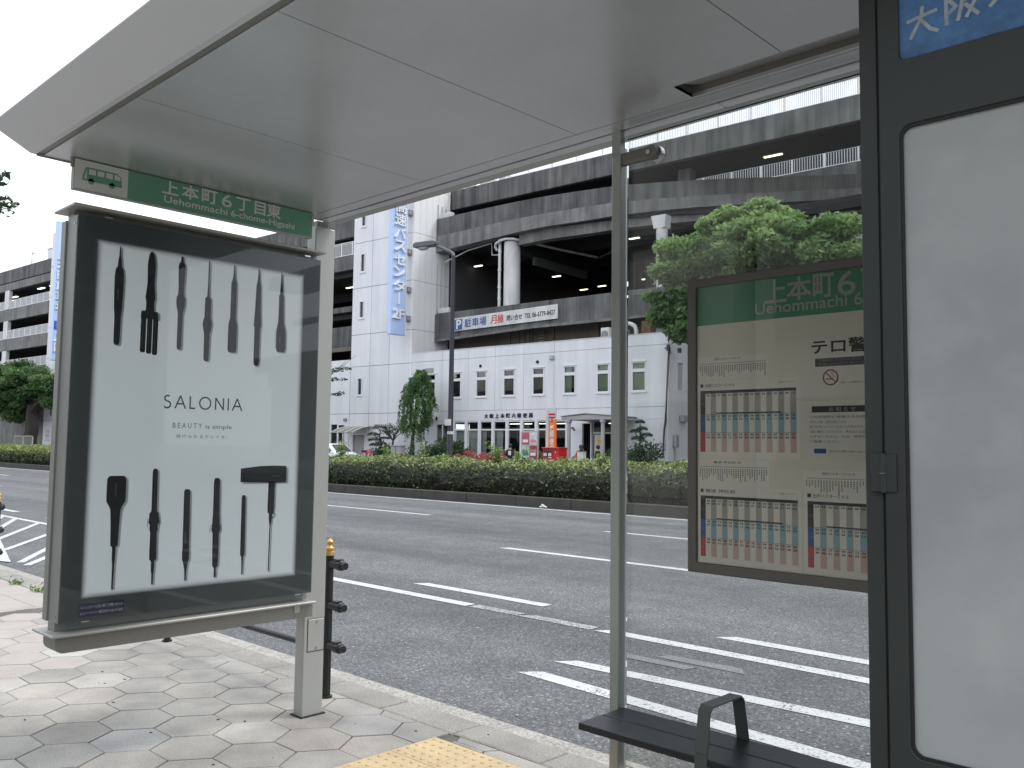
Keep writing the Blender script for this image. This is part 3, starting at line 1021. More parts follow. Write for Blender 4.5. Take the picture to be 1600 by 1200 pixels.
tool(1.630, [(2.344, .0035), (2.30, .004), (2.295, .006), (2.25, .010), (2.243, .017), (2.215, .020), (2.205, .021), (2.12, .020), (2.06, .018), (2.02, .0145), (1.905, .0135), (1.898, .011), (1.893, .007)])
tool(1.777, [(2.346, .006), (2.33, .013), (2.29, .019), (2.25, .0185), (2.20, .0165), (2.15, .021), (2.13, .024), (2.11, .019), (2.085, .019), (2.066, .020), (2.064, .039), (2.045, .041), (2.03, .041)])
for dy, z0 in ((-.028, 1.870), (0.001, 1.866), (.029, 1.862)):
    prof(1.775 + dy, [(2.02, .0015), (1.89, .0015)], 0, prodhi, 0.0002, 'printed_highlight')
    prof(1.778 + dy, [(2.032, .0125)] + rnd(2.02, z0, .0125)[3:])
tool(1.924, [(2.348, .006), (2.32, .006), (2.318, .012), (2.30, .017), (2.25, .016), (2.19, .013), (2.16, .015), (2.15, .021), (2.125, .022), (2.10, .019), (2.075, .012), (1.912, .0115), (1.902, .009), (1.898, .006)])
tool(2.063, [(2.347, .0035), (2.23, .004), (2.17, .006), (2.165, .015), (2.12, .016), (2.07, .016), (2.058, .020), (2.04, .024), (2.02, .022), (2.0, .018), (1.99, .0145), (1.868, .0135), (1.858, .011), (1.854, .007)])
tool(2.198, [(2.35, .003), (2.30, .005), (2.27, .010), (2.262, .0145), (2.15, .015), (2.08, .015), (2.055, .022), (2.04, .0235), (1.925, .0235), (1.912, .021), (1.908, .016)])
tool(2.335, [(2.351, .003), (2.30, .006), (2.275, .009), (2.27, .012), (2.20, .014), (2.12, .017), (2.07, .020), (2.056, .021), (2.05, .016), (1.90, .0155), (1.868, .015), (1.858, .012), (1.852, .008)])
tool(2.468, [(2.352, .003), (2.31, .004), (2.26, .008), (2.235, .0085), (2.232, .014), (2.16, .0145), (2.09, .017), (2.06, .024), (2.03, .027), (1.955, .027), (1.94, .024), (1.933, .019)], 0.006)
for k in range(13):
    z = 2.05 - 0.008 * k
    for s_ in (-1, 1):
        sil([(2.4725 + s_ * .026, z), (2.4725 + s_ * .034, z + .001), (2.4725 + s_ * .034, z - .001), (2.4725 + s_ * .026, z - .002)], n='printed_bristle')
tool(1.660, [(1.302, .030), (1.297, .038), (1.285, .043), (1.20, .043), (1.185, .041), (1.165, .029), (1.15, .023), (1.08, .019), (0.99, .0165), (0.985, .008), (0.93, .007), (0.905, .0045), (0.796, .004)])
tool(1.835, [(1.333, .006), (1.328, .010), (1.318, .0125), (1.15, .013), (1.135, .014), (1.128, .022), (1.10, .023), (1.085, .026), (1.075, .019), (1.05, .020), (1.04, .0155), (0.97, .0165), (0.915, .017), (0.908, .008), (0.86, .007), (0.85, .0045), (0.80, .004)], 0.006)
tool(1.994, [(1.234, .008), (1.230, .013), (1.222, .0155), (0.95, .0165), (0.94, .018), (0.90, .0175), (0.895, .014), (0.87, .008), (0.845, .0045), (0.802, .004)], 0.006)
tool(2.145, [(1.285, .008), (1.280, .013), (1.268, .016), (1.10, .0175), (1.09, .019), (1.06, .020), (1.035, .024), (1.02, .018), (1.01, .0165), (0.94, .0165), (0.865, .015), (0.855, .012), (0.85, .006), (0.803, .0055)], 0.006)
tool(2.292, [(1.197, .006), (1.193, .0095), (1.185, .011), (0.91, .0125), (0.90, .0115), (0.892, .006), (0.85, .004), (0.804, .0035)], 0.004)
for y, hs in ((1.8375, (1.11,)), (2.147, (1.055,))):
    for s_ in (-1, 1):
        MB().tube([(PX, y + s_ * .018, 1.11 if y < 2 else 1.06), (PX, y + s_ * .029, 1.098 if y < 2 else 1.05), (PX, y + s_ * .029, 1.065 if y < 2 else 1.02)], 0.0012, 5).build('printed_clip', prod_m, po)
tool(2.448, [(1.262, .019), (1.13, .0195), (1.105, .018), (1.10, .010), (1.07, .009), (1.05, .0055), (1.04, .0035), (0.806, .0032)], -0.004)
sil([(2.285, 1.252), (2.545, 1.250), (2.545, 1.332), (2.285, 1.328)], prodshadow, -0.0002, 'printed_shade')
sil([(2.271, 1.262), (2.42, 1.257), (2.528, 1.256), (2.533, 1.262), (2.533, 1.334), (2.528, 1.342), (2.45, 1.344), (2.38, 1.342), (2.271, 1.330)])
ring = [(2.462 + .012 * math.cos(t), 1.088 + .012 * math.sin(t)) for t in np.linspace(0, 2 * math.pi, 17)]
MB().tube([(PX, a, b) for a, b in ring], 0.0022, 5).build('printed_ring', prod_m, po)
for y, z, hh in ((1.633, 2.10, .05), (1.664, 1.21, .06), (2.0, .98, .05), (2.2, 2.15, .05), (2.474, 1.98, .035)):
    text('SALONIA', (PX + .0004, y - .003, z), (0, 0, 1), (0, -1, 0), 0.007, hh, greyink, po, 'small_lettering')
text('SALONIA', (PX + .0004, 2.452, 1.288), (0, 1, 0), (0, 0, 1), 0.007, 0.04, greyink, po, 'small_lettering')

def stroke(polys, wd, mp, name, mat, parent, lift=(0, 0, 0)):
    mb = MB()
    for q_, pl in enumerate(polys):
        off_ = Vector(lift) * q_
        mp_ = lambda a, b: Vector(mp(a, b)) + off_
        pl = [Vector((a, b)) for a, b in pl]
        n = len(pl)
        L_, R_ = [], []
        for i in range(n):
            d0 = (pl[i] - pl[i - 1]).normalized() if i else (pl[1] - pl[0]).normalized()
            d1 = (pl[i + 1] - pl[i]).normalized() if i < n - 1 else d0
            t = (d0 + d1)
            t = t.normalized() if t.length > 1e-6 else d0
            nn = Vector((-t.y, t.x))
            k_ = wd / 2 / max(0.35, nn.dot(Vector((-d0.y, d0.x))))
            L_.append(pl[i] + nn * k_)
            R_.append(pl[i] - nn * k_)
        for i in range(n - 1):
            mb.quad(mp_(*L_[i]), mp_(*L_[i + 1]), mp_(*R_[i + 1]), mp_(*R_[i]))
    return mb.build(name, mat, parent, fixn=False)
def arc(cx, cy, rx, ry, a0, a1, n=14):
    return [(cx + rx * math.cos(rad(a0 + (a1 - a0) * k / n)), cy + ry * math.sin(rad(a0 + (a1 - a0) * k / n))) for k in range(n + 1)]
hgt = 0.060
S_ = arc(.020, .046, .0135, .0125, 40, 200, 10) + arc(.021, .0165, .0165, .0155, 60, -150, 12)[0:]
glyphs = {
    'S': ([arc(.0205, .0455, .0135, .0130, 50, 268, 14) + arc(.0185, .0165, .0165, .0160, 88, -148, 16)], .038),
    'A': ([[(0, 0), (.0255, .061)], [(.0245, .061), (.051, 0)], [(.0105, .022), (.0405, .022)]], .051),
    'L': ([[(.003, .060), (.003, 0)], [(.0, .003), (.029, .003)]], .029),
    'O': ([arc(.031, .030, .0285, .0285, 0, 360, 36)], .062),
    'N': ([[(.003, 0), (.003, .060)], [(.003, .058), (.044, .003)], [(.044, 0), (.044, .060)]], .047),
    'I': ([[(.003, 0), (.003, .060)]], .006)}
tot = sum(glyphs[c][1] for c in 'SALONIA')
gap = (0.405 - tot) / 6
yx = 1.859
for c in 'SALONIA':
    stroke(glyphs[c][0], 0.0074, lambda a, b, yx=yx: (PX + .0003, yx + a, 1.618 + b), 'letter', ink, po, (.0001, 0, 0))
    yx += glyphs[c][1] + gap
text('B E A U T Y', (PX + .0003, 1.910, 1.5245), (0, 1, 0), (0, 0, 1), 0.0245, 0.146, ink, po, 'slogan')
text('is simple', (PX + .0003, 2.075, 1.519), (0, 1, 0), (0, 0, 1), 0.0265, 0.138, ink, po, 'slogan')
text('続 け ら れ る キ レ イ を 。', (PX + .0003, 1.929, 1.478), (0, 1, 0), (0, 0, 1), 0.0165, 0.265, ink, po, 'slogan')

# ================================================================= BENCH
be = thing('bench', 'dark charcoal two slat bench in front of the shelter glass', 'bench', (-1.0, 2.6, 0))
MB().box(-2.033, 0.25, 2.480, 2.611, 0.462, 0.487).build('slat', slat_m, be, bevel=0.003, seg=2)
MB().box(-2.033, 0.25, 2.617, 2.747, 0.462, 0.487).build('slat', slat_m, be, bevel=0.003, seg=2)
for x in (-2.03, -0.03):
    MB().prism([(2.60, 0.45), (2.70, 0.40), (2.752, 0.385), (2.752, 0.461), (2.60, 0.461)], x + 0.002, x + 0.035).build('bracket', arm_m, be, bevel=0.002)
def armrest(x):
    path = [(2.468, 0.36), (2.476, 0.50), (2.497, 0.628), (2.515, 0.643), (2.695, 0.643), (2.713, 0.628), (2.745, 0.488)]
    t = 0.008
    inner = []
    c = Vector((2.605, 0.45))
    for a, b in path:
        d = (c - Vector((a, b))).normalized()
        inner.append((a + d.x * t, b + d.y * t))
    mb = MB()
    for i in range(len(path) - 1):
        mb.prism([path[i], path[i + 1], inner[i + 1], inner[i]], x, x + 0.046)
    return mb.build('armrest', arm_m, be, bevel=0.0018)
armrest(-1.556)
armrest(-0.56)

# ================================================================= TIMETABLE BOARD
tb = thing('timetable_board', 'grey framed bus timetable board fixed to the shelter glass', 'notice board', (-1.15, 2.72, 1.03))
TX_0, TX_1, TZ0, TZ1 = -1.719, -0.585, 1.028, 2.058
MB().box(TX_0 + .01, TX_1 - .01, 2.712, 2.750, TZ0 + .01, TZ1 - .01).build('backing', alu_dark, tb)
FM = M('board_frame_brown_grey', (0.13, 0.122, 0.110), 0.45, 0.2, var=0.06, vs=3)
plate('board_frame', [(TX_0, TZ0), (TX_1, TZ0), (TX_1, TZ1), (TX_0, TZ1)], [[(TX_0 + .034, TZ0 + .034), (TX_1 - .034, TZ0 + .034), (TX_1 - .034, TZ1 - .030), (TX_0 + .034, TZ1 - .030)]],
      lambda a, b, d: (a, d, b), 2.694, 2.714, FM, tb, bevel=0.002)
shp = MB().box(TX_0 + .03, TX_1 - .03, 2.706, 2.712, TZ0 + .03, TZ1 - .03).build('notice_sheet', cream, tb)
MB().box(TX_0 + .034, TX_1 - .034, 2.7052, 2.7058, 1.891, TZ1 - .030).build('header_band', green_dim, tb)
TY = 2.7046
def ttext(s, x, z, h_, w_=None, mat=ink, par=None, nm='lettering', bold=0):
    return text(s, (x, TY, z), (1, 0, 0), (0, 0, 1), h_, w_, mat, par or shp, nm, bold=bold)
hdr = M('dull_white_header', (0.42, 0.46, 0.40), 0.6)
for ch, a, b in (('上', -1.424, -1.347), ('本', -1.343, -1.262), ('町', -1.253, -1.187), ('6', -1.172, -1.115), ('丁', -1.098, -1.02), ('目', -0.995, -0.935), ('東', -0.92, -0.842)):
    ttext(ch, a, 1.944, 0.075, b - a, hdr, bold=0.0012 if ch == '6' else 0.003)
ttext('Uehommachi 6-chome-Higashi', -1.458, 1.897, 0.050, 0.74, hdr, bold=0.001)
_ty = [TY]
def rect(x0, x1, z0, z1, mat, lay=0, nm='printed_block', par=None):
    y = 2.7055 - 0.0003 * lay
    return MB().quad((x0, y, z0), (x1, y, z0), (x1, y, z1), (x0, y, z1)).build(nm, mat, par or shp, fixn=False)
def sheet(x0, x1, z0, z1, mat=paper):
    return MB().box(x0, x1, 2.7050, 2.7058, z0, z1).build('paper_sheet', mat, tb)
def routes(x0, x1, z0, z1, title, seed):
    s = sheet(x0, x1, z0, z1)
    r_ = random.Random(seed)
    text(title, (x0 + .065, TY - .0001, z1 - .013), (1, 0, 0), (0, 0, 1), 0.009, 0.105, ink, s, 'route_title')
    mb = MB()
    y = TY
    hh = z1 - z0
    zt = z1 - .024
    mb.quad((x0 + .012, y, zt - .0008), (x1 - .01, y, zt - .0008), (x1 - .01, y, zt + .0008), (x0 + .012, y, zt + .0008))
    n = 30
    for k in range(n):
        xx = x0 + .012 + (x1 - x0 - .026) * k / (n - 1)
        z = zt - .006
        zend = z - r_.uniform(.012, .040)
        while z > zend:
            g = r_.uniform(.0035, .006)
            mb.quad((xx - .002, y, z - g), (xx + .0022, y, z - g), (xx + .002, y, z), (xx - .002, y, z))
            z -= g + .0016
    mb.build('route_print', greyink, s, kind='stuff', fixn=False)
def timetable(x0, x1, z0, z1, title, cols, seed):
    """a printed timetable: dark hour row, weekday / saturday / holiday bands, numbers"""
    s = sheet(x0, x1, z0, z1)
    r_ = random.Random(seed)
    gx0, gx1 = x0 + .012, x1 - .012
    gz1, gz0 = z1 - .034, z0 + .022
    H_ = gz1 - gz0
    rect(x0 + .012, x0 + .024, z1 - .022, z1 - .010, ink, 3, par=s)
    text(title, (x0 + .032, TY - .0004, z1 - .0225), (1, 0, 0), (0, 0, 1), 0.0125, 0.115, ink, s, 'table_title')
    text('大阪シティバス', (x1 - .075, TY - .0004, z1 - .018), (1, 0, 0), (0, 0, 1), 0.0065, 0.055, greyink, s, 'table_note')
    rect(gx0, gx1, gz1 - .010, gz1, ink, 3, par=s)
    c0 = gx0 + .020
    a, b = gz1 - .010 - (H_ - .010) * .36, gz1 - .010 - (H_ - .010) * .67
    for (zz1, zz0, cc, lab, col) in ((gz1 - .010, a, ink, '平日', c_grey), (a, b, c_navy, '土曜', c_blue), (b, gz0, c_red, '日祝', c_pink)):
        rect(gx0, c0, zz0, zz1, cc, 3, par=s)
        text(lab, (gx0 + .003, TY - .0006, (zz0 + zz1) / 2 - .004), (1, 0, 0), (0, 0, 1), .007, .014, greyink, s, 'band_label')
        wd = (gx1 - c0) / cols
        for k in range(1, cols, 2):
            rect(c0 + wd * k, c0 + wd * (k + 1), zz0 + .0006, zz1 - .0004, col, 2, 'printed_stripe', s)
    mb = MB()
    wd = (gx1 - c0) / cols
    y = TY - .0003
    for zz in (a, b):
        mb.quad((c0, y, zz - .0004), (gx1, y, zz - .0004), (gx1, y, zz + .0004), (c0, y, zz + .0004))
    mb.quad((c0 + wd * 2, y, a + .002), (c0 + wd * (cols - 2.5), y, a + .002), (c0 + wd * (cols - 2.5), y, a + .0065), (c0 + wd * 2, y, a + .0065))
    mb.build('table_rule', ink, s, fixn=False)
    for zz in (gz1 - .010, a, b):
        for row in range(2 if zz == a else 1 + (r_.random() < .5)):
            line = '  '.join('%02d' % r_.randint(3, 58) for _ in range(cols))
            text(line, (c0 + wd * .25, y, zz - .010 - .0105 * row), (1, 0, 0), (0, 0, 1), .0062, gx1 - c0 - wd * .5, ink, s, 'table_times', bold=0.0004)
routes(-1.684, -1.410, 1.698, 1.777, '北巽バスターミナル ㊞', 3)
timetable(-1.684, -1.302, 1.424, 1.693, '北巽バスターミナル', 16, 5)
routes(-1.684, -1.407, 1.330, 1.419, '難波 神社前 ㊞', 9)
timetable(-1.684, -1.300, 1.063, 1.328, '難波 神社前', 16, 11)
routes(-1.294, -0.99, 1.330, 1.391, '出戸バスターミナル ㊞', 13)
timetable(-1.292, -0.91, 1.063, 1.328, '出戸バスターミナル', 16, 17)
n1 = sheet(-1.298, -0.79, 1.612, 1.82, paper2)
text('テロ警戒中', (-1.261, TY - .0003, 1.762), (1, 0, 0), (0, 0, 1), .045, .30, ink, n1, 'notice_title', bold=0.002)
rect(-1.249, -0.90, 1.722, 1.748, M('notice_bar', (0.055, 0.055, 0.052), 0.6), 3, par=n1)
text('不審物を見かけた際は、職員にお知らせください', (-1.24, TY - .0006, 1.737), (1, 0, 0), (0, 0, 1), .008, .30, greyink, n1, 'notice_text')
text('不審な行為を見たら１１０番', (-1.24, TY - .0006, 1.725), (1, 0, 0), (0, 0, 1), .008, .22, greyink, n1, 'notice_text')
MB().tube([(-1.1985 + .0235 * math.cos(t), TY, 1.6865 + .0235 * math.sin(t)) for t in np.linspace(0, 2 * math.pi, 25)], .0022, 5).build('no_smoking_ring', ring_red, n1)
MB().tube([(-1.2150, TY, 1.703), (-1.182, TY, 1.670)], .0019, 5).build('no_smoking_bar', ring_red, n1)
rect(-1.214, -1.192, 1.679, 1.6835, greyink, 4, par=n1)
MB().tube([(-1.192, TY, 1.686), (-1.186, TY, 1.690), (-1.195, TY, 1.696), (-1.188, TY, 1.700), (-1.20, TY, 1.703)], .0012, 5).build('smoke_print', greyink, n1)
text('禁煙　バス停留所付近での喫煙はご遠慮ください', (-1.165, TY - .0003, 1.666), (1, 0, 0), (0, 0, 1), .006, .15, greyink, n1, 'notice_text')
n2 = sheet(-1.298, -0.79, 1.424, 1.602, paper2)
rect(-1.262, -0.90, 1.576, 1.596, M('notice_heading_bar', (0.03, 0.03, 0.03), 0.6), 3, par=n2)
text('お 知 ら せ', (-1.205, TY - .0006, 1.5785), (1, 0, 0), (0, 0, 1), .014, .085, hdr, n2, 'notice_heading')
for k, s in enumerate(('この停留所に発着する系統の時刻は', '平日と土曜・日祝で異なります', '運行状況によりおくれることがあります。ご了承ください', '「乗り継ぎ」については、車内または営業所へお', 'たずねください。なお、停留所での駐停車は', 'ご遠慮ください')):
    text(s, (-1.27, TY - .0003, 1.557 - .0155 * k), (1, 0, 0), (0, 0, 1), .0088, (.24, .12, .25, .22, .26, .10)[k], greyink, n2, 'notice_text')
rect(-1.256, -1.216, 1.446, 1.461, c_navy, 3, par=n2)
text('大阪市交通局 お問い合わせ窓口', (-1.208, TY - .0003, 1.449), (1, 0, 0), (0, 0, 1), .008, .14, greyink, n2, 'notice_text')
MB().box(TX_0 + .032, TX_1 - .032, 2.7015, 2.7035, TZ0 + .032, TZ1 - .028).build('cover_glass', glass('board_cover', (0.985, 0.985, 0.97), 1.35, haze=0.006), tb)

# ================================================================= CABINET
cb = thing('display_cabinet', 'dark green black cabinet with frosted door and blue sign at the right edge', 'cabinet', (-0.37, 1.95, 0))
CX0, CX1 = -0.727, -0.02
MB().box(CX0, CX1, 1.806, 2.10, 0.12, 2.66).build('cabinet_body', cab_m, cb, bevel=0.004)
MB().box(CX0 + .1, CX1 - .1, 1.87, 2.04, 0.0, 0.12).build('plinth', cab_m, cb)
MB().box(CX0, -0.691, 1.800, 1.806, 0.12, 2.66).build('frame_stile', cab_m, cb, bevel=0.0015)
MB().box(-0.691, -0.684, 1.803, 1.8062, 0.12, 2.66).build('door_gap', rubber, cb)
DH = (-0.645, -0.105, 0.868, 2.108)
wh = rr(DH[0], DH[1], DH[2], DH[3], 0.024, 6)
bh = rr(-0.643, -0.105, 2.243, 2.58, 0.014, 5)
dr = plate('door', [(-0.684, 0.125), (CX1, 0.125), (CX1, 2.655), (-0.684, 2.655)], [wh, bh], lambda a, b, d: (a, d, b), 1.790, 1.803, cab_m, cb, bevel=0.0015)
g1 = rr(DH[0] + .006, DH[1] - .006, DH[2] + .006, DH[3] - .006, 0.020, 6)
plate('gasket', rr(DH[0] - .0004, DH[1] + .0004, DH[2] - .0004, DH[3] + .0004, 0.024, 6), [g1], lambda a, b, d: (a, d, b), 1.793, 1.803, rubber, dr)
def frosted():
    m, N, L, out = newmat('frosted_acrylic')
    g = N.new('ShaderNodeNewGeometry')
    n = N.new('ShaderNodeTexNoise')
    n.inputs['Scale'].default_value = 4
    n.inputs['Detail'].default_value = 8
    L.new(g.outputs['Position'], n.inputs['Vector'])
    n2 = N.new('ShaderNodeTexNoise')
    n2.inputs['Scale'].default_value = 11
    n2.inputs['Detail'].default_value = 4
    L.new(g.outputs['Position'], n2.inputs['Vector'])
    # dust scattered thicker in some cloudy smears
    r1 = N.new('ShaderNodeValToRGB')
    r1.color_ramp.elements[0].position = 0.35
    r1.color_ramp.elements[0].color = (0.34, 0.368, 0.372, 1)
    r1.color_ramp.elements[1].position = 0.7
    r1.color_ramp.elements[1].color = (0.42, 0.442, 0.442, 1)
    L.new(n.outputs[0], r1.inputs[0])
    r2_ = N.new('ShaderNodeMapRange')
    r2_.inputs[1].default_value = 0.52
    r2_.inputs[2].default_value = 0.76
    r2_.inputs[3].default_value = 0.0
    r2_.inputs[4].default_value = 0.32
    L.new(n2.outputs[0], r2_.inputs[0])
    mx = N.new('ShaderNodeMixRGB')
    L.new(r2_.outputs[0], mx.inputs[0])
    L.new(r1.outputs[0], mx.inputs[1])
    mx.inputs[2].default_value = (0.52, 0.53, 0.52, 1)
    p = N.new('ShaderNodeBsdfPrincipled')
    p.inputs['Roughness'].default_value = 0.2
    p.inputs['Specular IOR Level'].default_value = 0.75
    L.new(mx.outputs[0], p.inputs['Base Color'])
    L.new(p.outputs[0], out.inputs[0])
    return m
MB().box(DH[0] - .01, DH[1] + .01, 1.7985, 1.8035, DH[2] - .01, DH[3] + .01).build('frosted_panel', frosted(), dr)
blue_cab = M('blue_weathered_sign', (0.075, 0.20, 0.42), 0.5, var=0.35, vs=9, fine=0.15, fs=40)
bs = MB().box(-0.653, -0.095, 1.7975, 1.8035, 2.233, 2.59).build('blue_sign_panel', blue_cab, dr)
brush = M('brushed_white_lettering', (0.40, 0.47, 0.50), 0.6, var=0.3, vs=30)
def bl(polys, ox, oz, sc):
    stroke(polys, 0.115, lambda a, b: (ox + a * sc, 1.7970, oz + b * sc + a * sc * 0.02), 'brush_letter', brush, bs, (0, -.0002, 0))
bl([[(0.0, .62), (.95, .74)], [(.5, 1.0), (.44, .6), (.1, .02)], [(.46, .55), (.72, .18), (.98, .02)]], -0.628, 2.282, 0.062)
bl([[(.05, 1.0), (.30, 1.0), (.17, .72), (.33, .5), (.12, .35)], [(.05, 1.0), (.06, 0)], [(.45, .95), (1.0, .98)], [(.52, .95), (.5, .5), (.38, .02)], [(.55, .62), (.95, .64), (.62, .05)], [(.58, .5), (.98, .04)]], -0.556, 2.290, 0.064)
bl([[(.9, 1.0), (.62, .45), (.1, .02)]], -0.482, 2.300, 0.066)
bl([[(.0, .66), (1.0, .72)], [(.55, 1.0), (.56, .5), (.25, .0)]], -0.395, 2.308, 0.07)
bl([[(.0, .7), (.9, .72), (.55, .3), (.1, .0)], [(.4, .98), (.42, .5)]], -0.315, 2.310, 0.07)
hg = MB().box(-0.712, -0.6865, 1.788, 1.80, 1.372, 1.449).build('hinge', cab_m, cb, bevel=0.002)
MB().box(-0.683, -0.661, 1.786, 1.7895, 1.373, 1.448).build('hinge_leaf', cab_m, hg, bevel=0.001)
MB().tube([(-0.6865, 1.788, 1.372), (-0.6865, 1.788, 1.449)], 0.0055, 10).build('hinge_pin', cab_m, hg)
MB().box(-0.6925, -0.680, 1.7815, 1.7835, 1.4090, 1.4105).build('hinge_joint', steel, hg)

# ================================================================= GUARD FENCES
def fence_post(x, root, stub_to):
    p_ = MB().lathe(x, 3.04, [(0.036, 0.0), (0.036, 0.012), (0.024, 0.014), (0.024, 0.812)], 14).build('fence_post', black_m, root, smooth=True)
    MB().lathe(x, 3.04, [(0.027, .812), (0.027, .832), (0.022, .836), (0.027, .845), (0.026, .855), (0.012, .866), (0.010, .872), (0.020, .882), (0.021, .892), (0.012, .902), (0.004, .909)], 14).build('finial', gold_m, p_, smooth=True)
    for z in (0.763, 0.526, 0.296):
        for s_ in stub_to:
            MB().tube([(x + s_ * .02, 3.04, z), (x + s_ * .085, 3.04, z), (x + s_ * .09, 3.04, z), (x + s_ * .125, 3.04, z), (x + s_ * .13, 3.04, z), (x + s_ * .158, 3.04, z)], [.024, .024, .030, .030, .022, .021], 10).build('rail_socket', black_m, p_)
            MB().box(x + s_ * .06, x + s_ * .11, 3.02, 3.06, z + .026, z + .034).build('socket_clip', black_m, p_)
gf = thing('guard_fence', 'black guard fence with gold finials beside the shelter end post', 'fence', (-5.4, 3.04, 0))
fence_post(-4.372, gf, (1, -1))
fence_post(-6.398, gf, (1,))
for z in (0.763, 0.526, 0.273):
    MB().tube([(-4.5, 3.04, z), (-6.27, 3.04, z)], 0.019, 10).build('rail', black_m, gf)
gf2 = thing('guard_fence', 'black guard fence with gold finial at the left edge, beyond the hatched bay', 'fence', (-12, 3.04, 0))
fence_post(-10.40, gf2, (1, -1))
fence_post(-12.42, gf2, (1, -1))
fence_post(-14.44, gf2, (1,))
for x in (-10.55, -12.57):
    for z in (0.763, 0.526, 0.273):
        MB().tube([(x, 3.04, z), (x - 1.73, 3.04, z)], 0.019, 10).build('rail', black_m, gf2)
RZ0, RZ1 = 19.52, 20.62

# ================================================================= BUILDINGS ACROSS THE ROAD (frame B: u, v, z)
ZB = -0.05
def wallplate(name, u0, u1, z0, z1, holes, root, mat, v0=0.0, v1=0.16, side=None, bevel=0.012):
    """a wall slab seen from the street, with rectangular openings"""
    hs = [[(a, c), (b, c), (b, d), (a, d)] for a, b, c, d in holes]
    if side is None:
        mp = lambda a, b, d: B((a, d, b))
    else:
        mp = lambda a, b, d: B((side - d, a, b))
    return plate(name, [(u0, z0), (u1, z0), (u1, z1), (u0, z1)], hs, mp, v0, v1, mat, root, bevel=bevel)

def frame_ring(mb, u0, u1, z0, z1, t, v0, v1):
    mb.box(u0, u0 + t, v0, v1, z0, z1).box(u1 - t, u1, v0, v1, z0, z1)
    mb.box(u0 + t, u1 - t, v0, v1, z0, z0 + t).box(u0 + t, u1 - t, v0, v1, z1 - t, z1)

def slit_window(root, u0, u1, z0, z1):
    mb = MB(B)
    frame_ring(mb, u0, u1, z0, z1, 0.07, -0.03, 0.12)
    mb.box(u0 - .05, u1 + .05, -0.07, 0.02, z0 - .07, z0 - .002)
    wn = mb.build('window', white_frame, root)
    MB(B).box(u0 + .07, u1 - .07, 0.07, 0.09, z0 + .07, z1 - .07).build('pane', pane_dark, wn)
    MB(B).box(u0 + .07 + (u1 - u0 - .14) * .5, u1 - .07, 0.055, 0.069, z0 + .07, z1 - .07).build('pane', M('pane_reflecting', (0.10, 0.12, 0.14), 0.06, spec=.8), wn)
    return wn

def office_window(root, u0, u1, z0=4.76, z1=6.44, kind='dark'):
    mb = MB(B)
    frame_ring(mb, u0, u1, z0, z1, 0.065, -0.02, 0.12)
    mb.box(u0 + .065, u1 - .065, -0.02, 0.12, 5.86, 6.05)
    mb.box(u0 - .06, u1 + .06, -0.06, 0.03, z0 - .085, z0 - .004)
    mb.box(u0 - .05, u1 + .05, -0.07, 0.03, z1 + .003, z1 + .055)
    wn = mb.build('window', white_frame, root)
    MB(B).box(u0 + .065, u1 - .065, 0.05, 0.06, z0 + .065, 5.86).build('pane', shop_glass, wn)
    MB(B).box(u0 + .065, u1 - .065, 0.05, 0.06, 6.05, z1 - .065).build('pane', shop_glass, wn)
    def drape(a, b, c, d, mat):
        m_ = MB(B)
        n = max(4, int((b - a) / 0.045))
        pts = [(a + (b - a) * k / n, 0.13 + (0.02 if k % 2 else 0)) for k in range(n + 1)]
        for i in range(n):
            m_.quad((pts[i][0], pts[i][1], c), (pts[i + 1][0], pts[i + 1][1], c), (pts[i + 1][0], pts[i + 1][1], d), (pts[i][0], pts[i][1], d))
        m_.build('curtain', mat, wn)
    if kind == 'dark':
        drape(u0 + .05, u1 - .05, z0, 5.9, curtain_d)
    elif kind == 'half':
        drape(u0 + .05, u0 + .48, z0, z1, curtain_g)
    elif kind == 'green':
        drape(u0 + .05, u1 - .05, z0, z1, curtain_g)
    return wn

# ---------------- post office
po_ = thing('post_office', 'white two storey post office with dark name letters above a glazed ground floor', 'post office', B((10, 4, ZB)))
wins = [(1.52, 2.42, 'dark'), (3.88, 4.78, 'dark'), (6.13, 7.04, 'dark'), (8.47, 9.40, 'dark'), (10.84, 11.74, 'dark'), (13.24, 14.11, 'half'), (15.64, 16.50, 'green'), (18.04, 18.96, 'green')]
cols_ = [0.0, 3.0, 5.42, 7.75, 10.12, 12.50, 20.40]
G = 0.008
for i in range(6):
    a, b = cols_[i] + G, cols_[i + 1] - G
    wallplate('wall_panel', a, b, 7.345, 7.98, [], po_, white_wall)
    hs = [(w0, w1, 4.76, 6.44) for w0, w1, k in wins if w0 > a and w1 < b]
    wallplate('wall_panel', a, b, 3.87, 7.33, hs, po_, white_wall)
for w0, w1, k in wins:
    office_window(po_, w0, w1, kind=k)
wallplate('name_band', 0.008, 20.392, 3.18, 3.855, [], po_, white_wall)
MB(B).box(0, 20.38, 0.16, 0.30, 3.2, 7.9).build('joint_backing', black_gap, po_) if False else None
